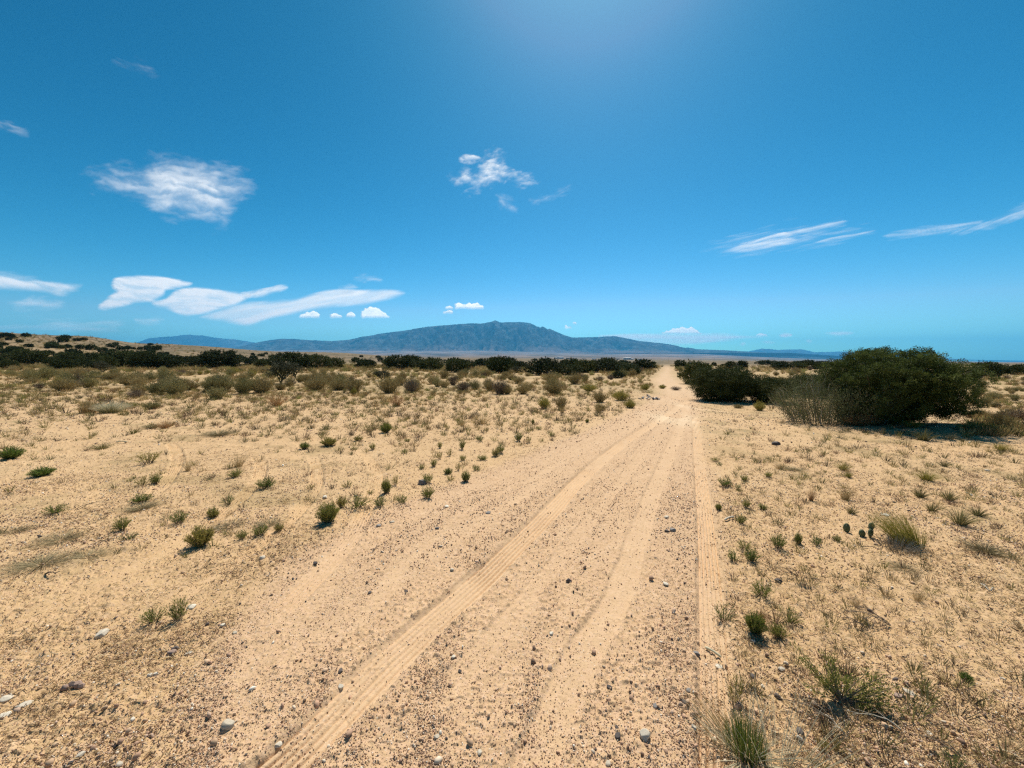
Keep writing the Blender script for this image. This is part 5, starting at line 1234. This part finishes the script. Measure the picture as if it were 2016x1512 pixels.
def sdf(P, X, Y):
    d = np.full(X.shape, 1e9); ins = np.zeros(X.shape, bool); n = len(P)
    for i in range(n):
        a = P[i]; b_ = P[(i + 1) % n]; e = b_ - a; t = np.clip(((X - a[0]) * e[0] + (Y - a[1]) * e[1]) / (e @ e + 1e-9), 0, 1)
        d = np.minimum(d, np.hypot(X - a[0] - t * e[0], Y - a[1] - t * e[1]))
        c = ((a[1] > Y) != (b_[1] > Y)) & (X < (b_[0] - a[0]) * (Y - a[1]) / (b_[1] - a[1] + 1e-9) + a[0]); ins ^= c
    return np.where(ins, d, -d)
def sheet(poly, alt, soft, dens, lab, nz=.5, sx=30, sy=8, ang=0., seed=0, thick=.012, step=1.6, lo=.25, face=None):
    P = smooth_poly(poly + [poly[0]], 5)[:-1]; mg = soft + 6
    xs = np.arange(P[:, 0].min() - mg, P[:, 0].max() + mg, step); ys = np.arange(P[:, 1].min() - mg, P[:, 1].max() + mg, step if P[:, 1].ptp() > 25 else .8) if False else np.arange(P[:, 1].min() - mg, P[:, 1].max() + mg, step if (P[:, 1].max() - P[:, 1].min()) > 25 else .8)
    X, Y = np.meshgrid(xs, ys); wx = X + soft * .9 * (fbm(X / sx, Y / sy, 3, seed + 5) - .5) * 2; wy = Y + soft * .5 * (fbm(X / sx + 7, Y / sy, 3, seed + 6) - .5) * 2
    d = sdf(P, wx, wy); ca, sa = math.cos(ang), math.sin(ang); U = (X * ca + Y * sa) / sx; Vv = (-X * sa + Y * ca) / sy
    f = fbm(U + .7 * fbm(U * .7, Vv * .5, 2, seed + 9), Vv + .8 * fbm(U * 1.3, Vv * .4, 2, seed + 8), 6, seed, .6); a = ss(-1.0, 1.9 if soft > 5 else 1.3, d / soft - (.35 if soft > 9 else 0) + nz * 3.6 * (f - .52)) * dens * ((1 - nz) + nz * ss(lo, .72, f) * 1.5); a = np.clip(a, 0, 1)
    rx = (X - CX) / FPX; ry = (Y - CY) / FPX; cp, sp = math.cos(PITCH), math.sin(PITCH); dy = cp - sp * ry; dz = -sp - cp * ry; t = (alt - CAMH) / np.maximum(dz, .012)
    px, py, pz = rx * t, dy * t, CAMH + dz * t
    nv = np.array([0, 0, 1.0]); th = alt * thick * a; keep = a > .004
    if face:   # a heaped cloud: its body stands across the sunlight at its own distance
        nv = np.array(sd); c0 = ray(xs.mean(), ys.mean()); c0 = c0 / c0[1] * face; t = (c0 @ nv) / (rx * nv[0] + dy * nv[1] + dz * nv[2]); px, py, pz = rx * t, dy * t, CAMH + dz * t
        th = face * .0045 * a * (.5 + f)
    nr, nc = X.shape; I = np.arange(nr * nc).reshape(nr, nc); F = np.stack([I[:-1, :-1], I[:-1, 1:], I[1:, 1:], I[1:, :-1]], -1).reshape(-1, 4)
    kf = keep.ravel()[F].any(1); F = F[kf]
    a = a * .985; al = a * .22; au = 1 - (1 - a) / (1 - al)   # two skins: thin lower, dense upper
    V0 = np.c_[px.ravel(), py.ravel(), pz.ravel()]; V = np.concatenate([V0 - (th * .3).ravel()[:, None] * nv, V0 + (th.ravel() + 5)[:, None] * nv]); dn = np.concatenate([al.ravel(), au.ravel()])
    F = np.concatenate([F, F[:, ::-1] + nr * nc]); u, inv = np.unique(F, return_inverse=True)
    me = mesh('cloud', V[u], inv.reshape(F.shape), M['cloud'], True, vfl={'dens': dn[u]}); o = obj('cloud', me); tag(o, lab, 'cloud', None)
SH = sheet
SH([(180, 345), (215, 335), (285, 335), (300, 322), (345, 318), (385, 328), (430, 330), (480, 350), (492, 375), (470, 395), (450, 410), (430, 436), (385, 428), (330, 425), (300, 405), (250, 380), (200, 362)], 6000, 28, .64, 'large thin wispy cloud high on the left', .50, 44, 15, .2, 3)
SH([(905, 310), (925, 305), (945, 312), (925, 321), (908, 318)], 5200, 5, .55, 'small oval wisp left above the middle cloud', .5, 14, 6, 0, 4, step=.9)
SH([(890, 350), (915, 338), (945, 335), (950, 315), (975, 300), (990, 305), (998, 325), (1015, 340), (1045, 350), (1055, 360), (1030, 366), (1000, 356), (965, 366), (935, 380), (920, 378), (940, 362), (900, 362)], 5200, 13, .68, 'torn white cloud high above the mountain', .62, 20, 10, -.15, 6, step=1.0)
SH([(1042, 395), (1070, 390), (1100, 378), (1125, 365), (1100, 385), (1060, 398)], 5200, 7, .22, 'faint streak right of the torn cloud', .6, 22, 6, -.4, 8)
SH([(980, 385), (1000, 395), (1015, 412), (1005, 418), (985, 402)], 5200, 8, .2, 'faint puff below the torn cloud', .6, 14, 8, .5, 9)
SH([(1380, 495), (1420, 478), (1470, 462), (1560, 445), (1660, 433), (1600, 455), (1570, 468), (1640, 460), (1720, 452), (1650, 472), (1560, 486), (1500, 498), (1460, 494), (1430, 490)], 7000, 14, .6, 'brushed streaky cloud above the dark junipers', .72, 90, 5, -.22, 10, step=1.2)
SH([(1750, 467), (1800, 455), (1870, 445), (1930, 440), (1870, 456), (1800, 463)], 7000, 8, .38, 'faint streak between the two brushed clouds', .7, 90, 5, -.16, 12)
SH([(1870, 456), (1920, 445), (1970, 424), (2030, 400), (2060, 395), (2060, 420), (2016, 428), (1950, 445), (1900, 455)], 7000, 14, .55, 'streaky cloud running off the right edge', .5, 90, 5, -.38, 13)
SH([(225, 120), (262, 122), (290, 133), (298, 145), (262, 140)], 7500, 13, .10, 'faintest wisp near the top left corner', .7, 30, 6, .4, 14)
SH([(-20, 238), (20, 243), (52, 260), (40, 262), (0, 252)], 7500, 8, .2, 'short faint wisp at the left edge', .6, 30, 6, .4, 15)
SH([(-30, 538), (20, 540), (80, 552), (150, 563), (155, 567), (120, 580), (90, 572), (30, 570), (-30, 566)], 4200, 7, .85, 'white tapering cloud at the left edge above the hill', .35, 50, 9, .15, 16)
SH([(20, 595), (60, 583), (95, 590), (125, 603), (90, 613), (40, 612)], 4200, 14, .5, 'hazy patch below the tapering left cloud', .6, 40, 10, 0, 17)
SH([(0, 628), (100, 625), (180, 633), (235, 630), (230, 650), (150, 655), (60, 648), (-20, 645)], 4000, 14, .42, 'pale veil of cloud just above the left hill', .6, 90, 8, 0, 18)
SH([(266, 630), (300, 627), (325, 629), (300, 637), (270, 636)], 4000, 5, .55, 'little flat cloud above the left range', .4, 30, 5, 0, 19, step=1)
SH([(222, 560), (226, 548), (250, 544.5), (300, 545), (345, 550), (377, 559), (360, 566), (330, 570), (322, 580), (300, 592), (265, 595), (240, 602), (205, 609), (195, 603), (222, 580), (230, 576), (222, 568)], 4200, 4, .93, 'smooth lens cloud, leftmost of the three joined white ones', .34, 50, 9, .1, 20, step=1.2)
SH([(345, 572), (375, 567), (420, 571), (470, 576), (497, 580), (480, 590), (460, 600), (430, 608), (390, 618), (355, 619), (330, 606), (305, 602), (300, 594), (325, 590)], 4300, 4, .9, 'smooth lens cloud, middle of the three joined white ones', .34, 50, 9, .1, 21, step=1.2)
SH([(475, 577), (510, 572), (550, 563), (565, 567), (535, 578), (510, 584), (490, 584)], 4250, 4, .72, 'thin tail between the lens clouds', .4, 30, 6, -.2, 22, step=1.1)
SH([(393, 625), (430, 611), (480, 597), (540, 594), (590, 588), (640, 574), (670, 570), (710, 572), (760, 572), (788, 576), (793, 580), (760, 590), (700, 600), (650, 604), (600, 612), (560, 620), (520, 630), (488, 641), (460, 636), (420, 630)], 4400, 5, .88, 'long tapering lens cloud left of the mountain', .28, 90, 12, -.2, 23, step=1.3)
SH([(700, 546), (722, 541), (748, 549), (740, 555), (712, 553)], 4800, 7, .32, 'faint smudge above the long lens cloud', .6, 20, 6, 0, 24)
SH([(668, 568), (690, 563), (702, 566), (690, 569)], 4800, 4, .3, 'tiny wisp on top of the long lens cloud', .5, 20, 6, 0, 25)
SH([(1180, 662), (1240, 658), (1330, 659), (1420, 659), (1475, 663), (1500, 664), (1450, 668), (1420, 672), (1350, 679), (1280, 676), (1220, 668)], 3300, 4, .72, 'flat white band of cloud low over the right shoulder of the mountain', .3, 160, 6, 0, 26, thick=.006, step=1.2)
SH([(1628, 656), (1655, 654), (1678, 657), (1650, 661)], 3300, 4, .6, 'pale flat cloud left above the big juniper', .3, 30, 5, 0, 27, thick=.006, step=1)
SH([(1533, 660), (1545, 657), (1558, 659), (1556, 663), (1540, 663)], 3300, 2.5, .85, 'small white cloud, right one of two above the far right range', .3, 14, 5, 0, 28, thick=.006, step=.8)
SH([(1586, 671), (1593, 669), (1599, 672), (1592, 675)], 3300, 2.5, .6, 'tiny white cloud above the gap of the far right range', .3, 14, 5, 0, 29, thick=.006, step=.8)
SH([(1500, 673), (1512, 671), (1527, 674), (1515, 676)], 3300, 2.5, .6, 'tiny pale cloud touching the far right range', .3, 14, 5, 0, 30, thick=.006, step=.8)
SH([(1455, 677), (1463, 674), (1468, 677), (1462, 680)], 3300, 2.5, .5, 'tiniest pale cloud left of the far right range', .3, 14, 5, 0, 33, thick=.006, step=.8)
def cumulus(top, x0, x1, yb, dist, lab, seed):
    """heaped cloud: bumpy top, flat base"""
    r = np.random.default_rng(seed); T = np.array(top, float); n = max(5, int((x1 - x0) / 3.5)); up = []
    for i, x in enumerate(np.linspace(x0, x1, n)): up.append((x, np.interp(x, T[:, 0], T[:, 1]) + r.uniform(-1, 1) * min(1.6, (x1 - x0) * .04)))
    dn = [(x, yb + r.uniform(-.6, .6)) for x in np.linspace(x1 - 1, x0 + 1, max(3, n // 3))]
    sheet(up + dn, 3000, 1.6 if x1 - x0 > 20 else 1.2, 1.0, lab, .18, 7, 4, 0, 60 + seed, step=.55, face=dist)
CU = cumulus
CU([(710, 613), (720, 608), (733, 605), (745, 609), (757, 617), (766, 624)], 711, 766, 626, 18800, 'brightest puffy cloud under the tip of the long lens cloud', 1)
CU([(590, 621), (600, 617), (615, 614), (628, 619)], 590, 628, 626, 18800, 'puffy little cloud left of the pair under the long cloud', 2)
CU([(650, 621), (658, 617), (672, 624)], 650, 673, 626, 18800, 'left one of two small puffs under the long cloud', 3)
CU([(682, 620), (690, 614), (699, 620)], 681, 699, 624, 18800, 'right one of two small puffs under the long cloud', 4)
CU([(895, 598), (903, 597), (910, 601), (925, 599), (940, 597.5), (951, 602)], 895, 951, 608, 25000, 'elongated white puff above the mountain slope', 5)
CU([(876, 605), (883, 604), (890, 606)], 876, 891, 608.5, 25500, 'upper small puff left of the elongated one', 6)
CU([(876, 614), (884, 612), (891, 615)], 872, 891, 617.5, 25500, 'lower small puff left of the elongated one', 7)
CU([(1305, 655), (1318, 651), (1325, 647.5), (1335, 649), (1345, 645), (1352, 648), (1362, 645.5), (1372, 650), (1380, 657)], 1304, 1381, 658, 45000, 'long heaped white cloud standing over the vanishing track', 8)
CU([(1488, 661), (1499, 655.5), (1509, 660)], 1488, 1510, 662, 45500, 'small heaped cloud, left one of two above the far right range', 9)
CU([(1113, 641), (1120, 644), (1125, 646)], 1112, 1125, 647, 36000, 'tiny cloud speck right of the summit', 10)
CU([(1128, 635), (1133, 635), (1135, 637)], 1128, 1135, 638.5, 36000, 'tiniest cloud speck upper right of the summit', 11)
# ---------------------------------------------------------------- air
def haze():
    x, y0, y1, z0, z1 = 61000, -34000, 34000, -60, 2020
    V = [(-x, y0, z0), (x, y0, z0), (x, y1, z0), (-x, y1, z0), (-x, y0, z1), (x, y0, z1), (x, y1, z1), (-x, y1, z1)]
    F = np.array([(0, 3, 2, 1), (4, 5, 6, 7), (0, 1, 5, 4), (1, 2, 6, 5), (2, 3, 7, 6), (3, 0, 4, 7)])
    m, t, out = new_mat('haze'); v = t.nodes.new('ShaderNodeVolumePrincipled'); v.inputs['Color'].default_value = (.10, .52, .97, 1); v.inputs['Density'].default_value = HAZE
    v.inputs['Anisotropy'].default_value = 0.2
    t.links.new(v.outputs[0], out.inputs['Volume']); tag(obj('haze', mesh('haze', V, F, m)), kind='stuff')
HAZE = 3.4e-5
haze()
# prototypes that were never placed
for o in list(bpy.data.objects):
    if o.type in ('MESH', 'EMPTY') and o.parent is None and o.location.z < -49 and o.name != 'haze':
        for ch in list(o.children): bpy.data.objects.remove(ch)
        bpy.data.objects.remove(o)
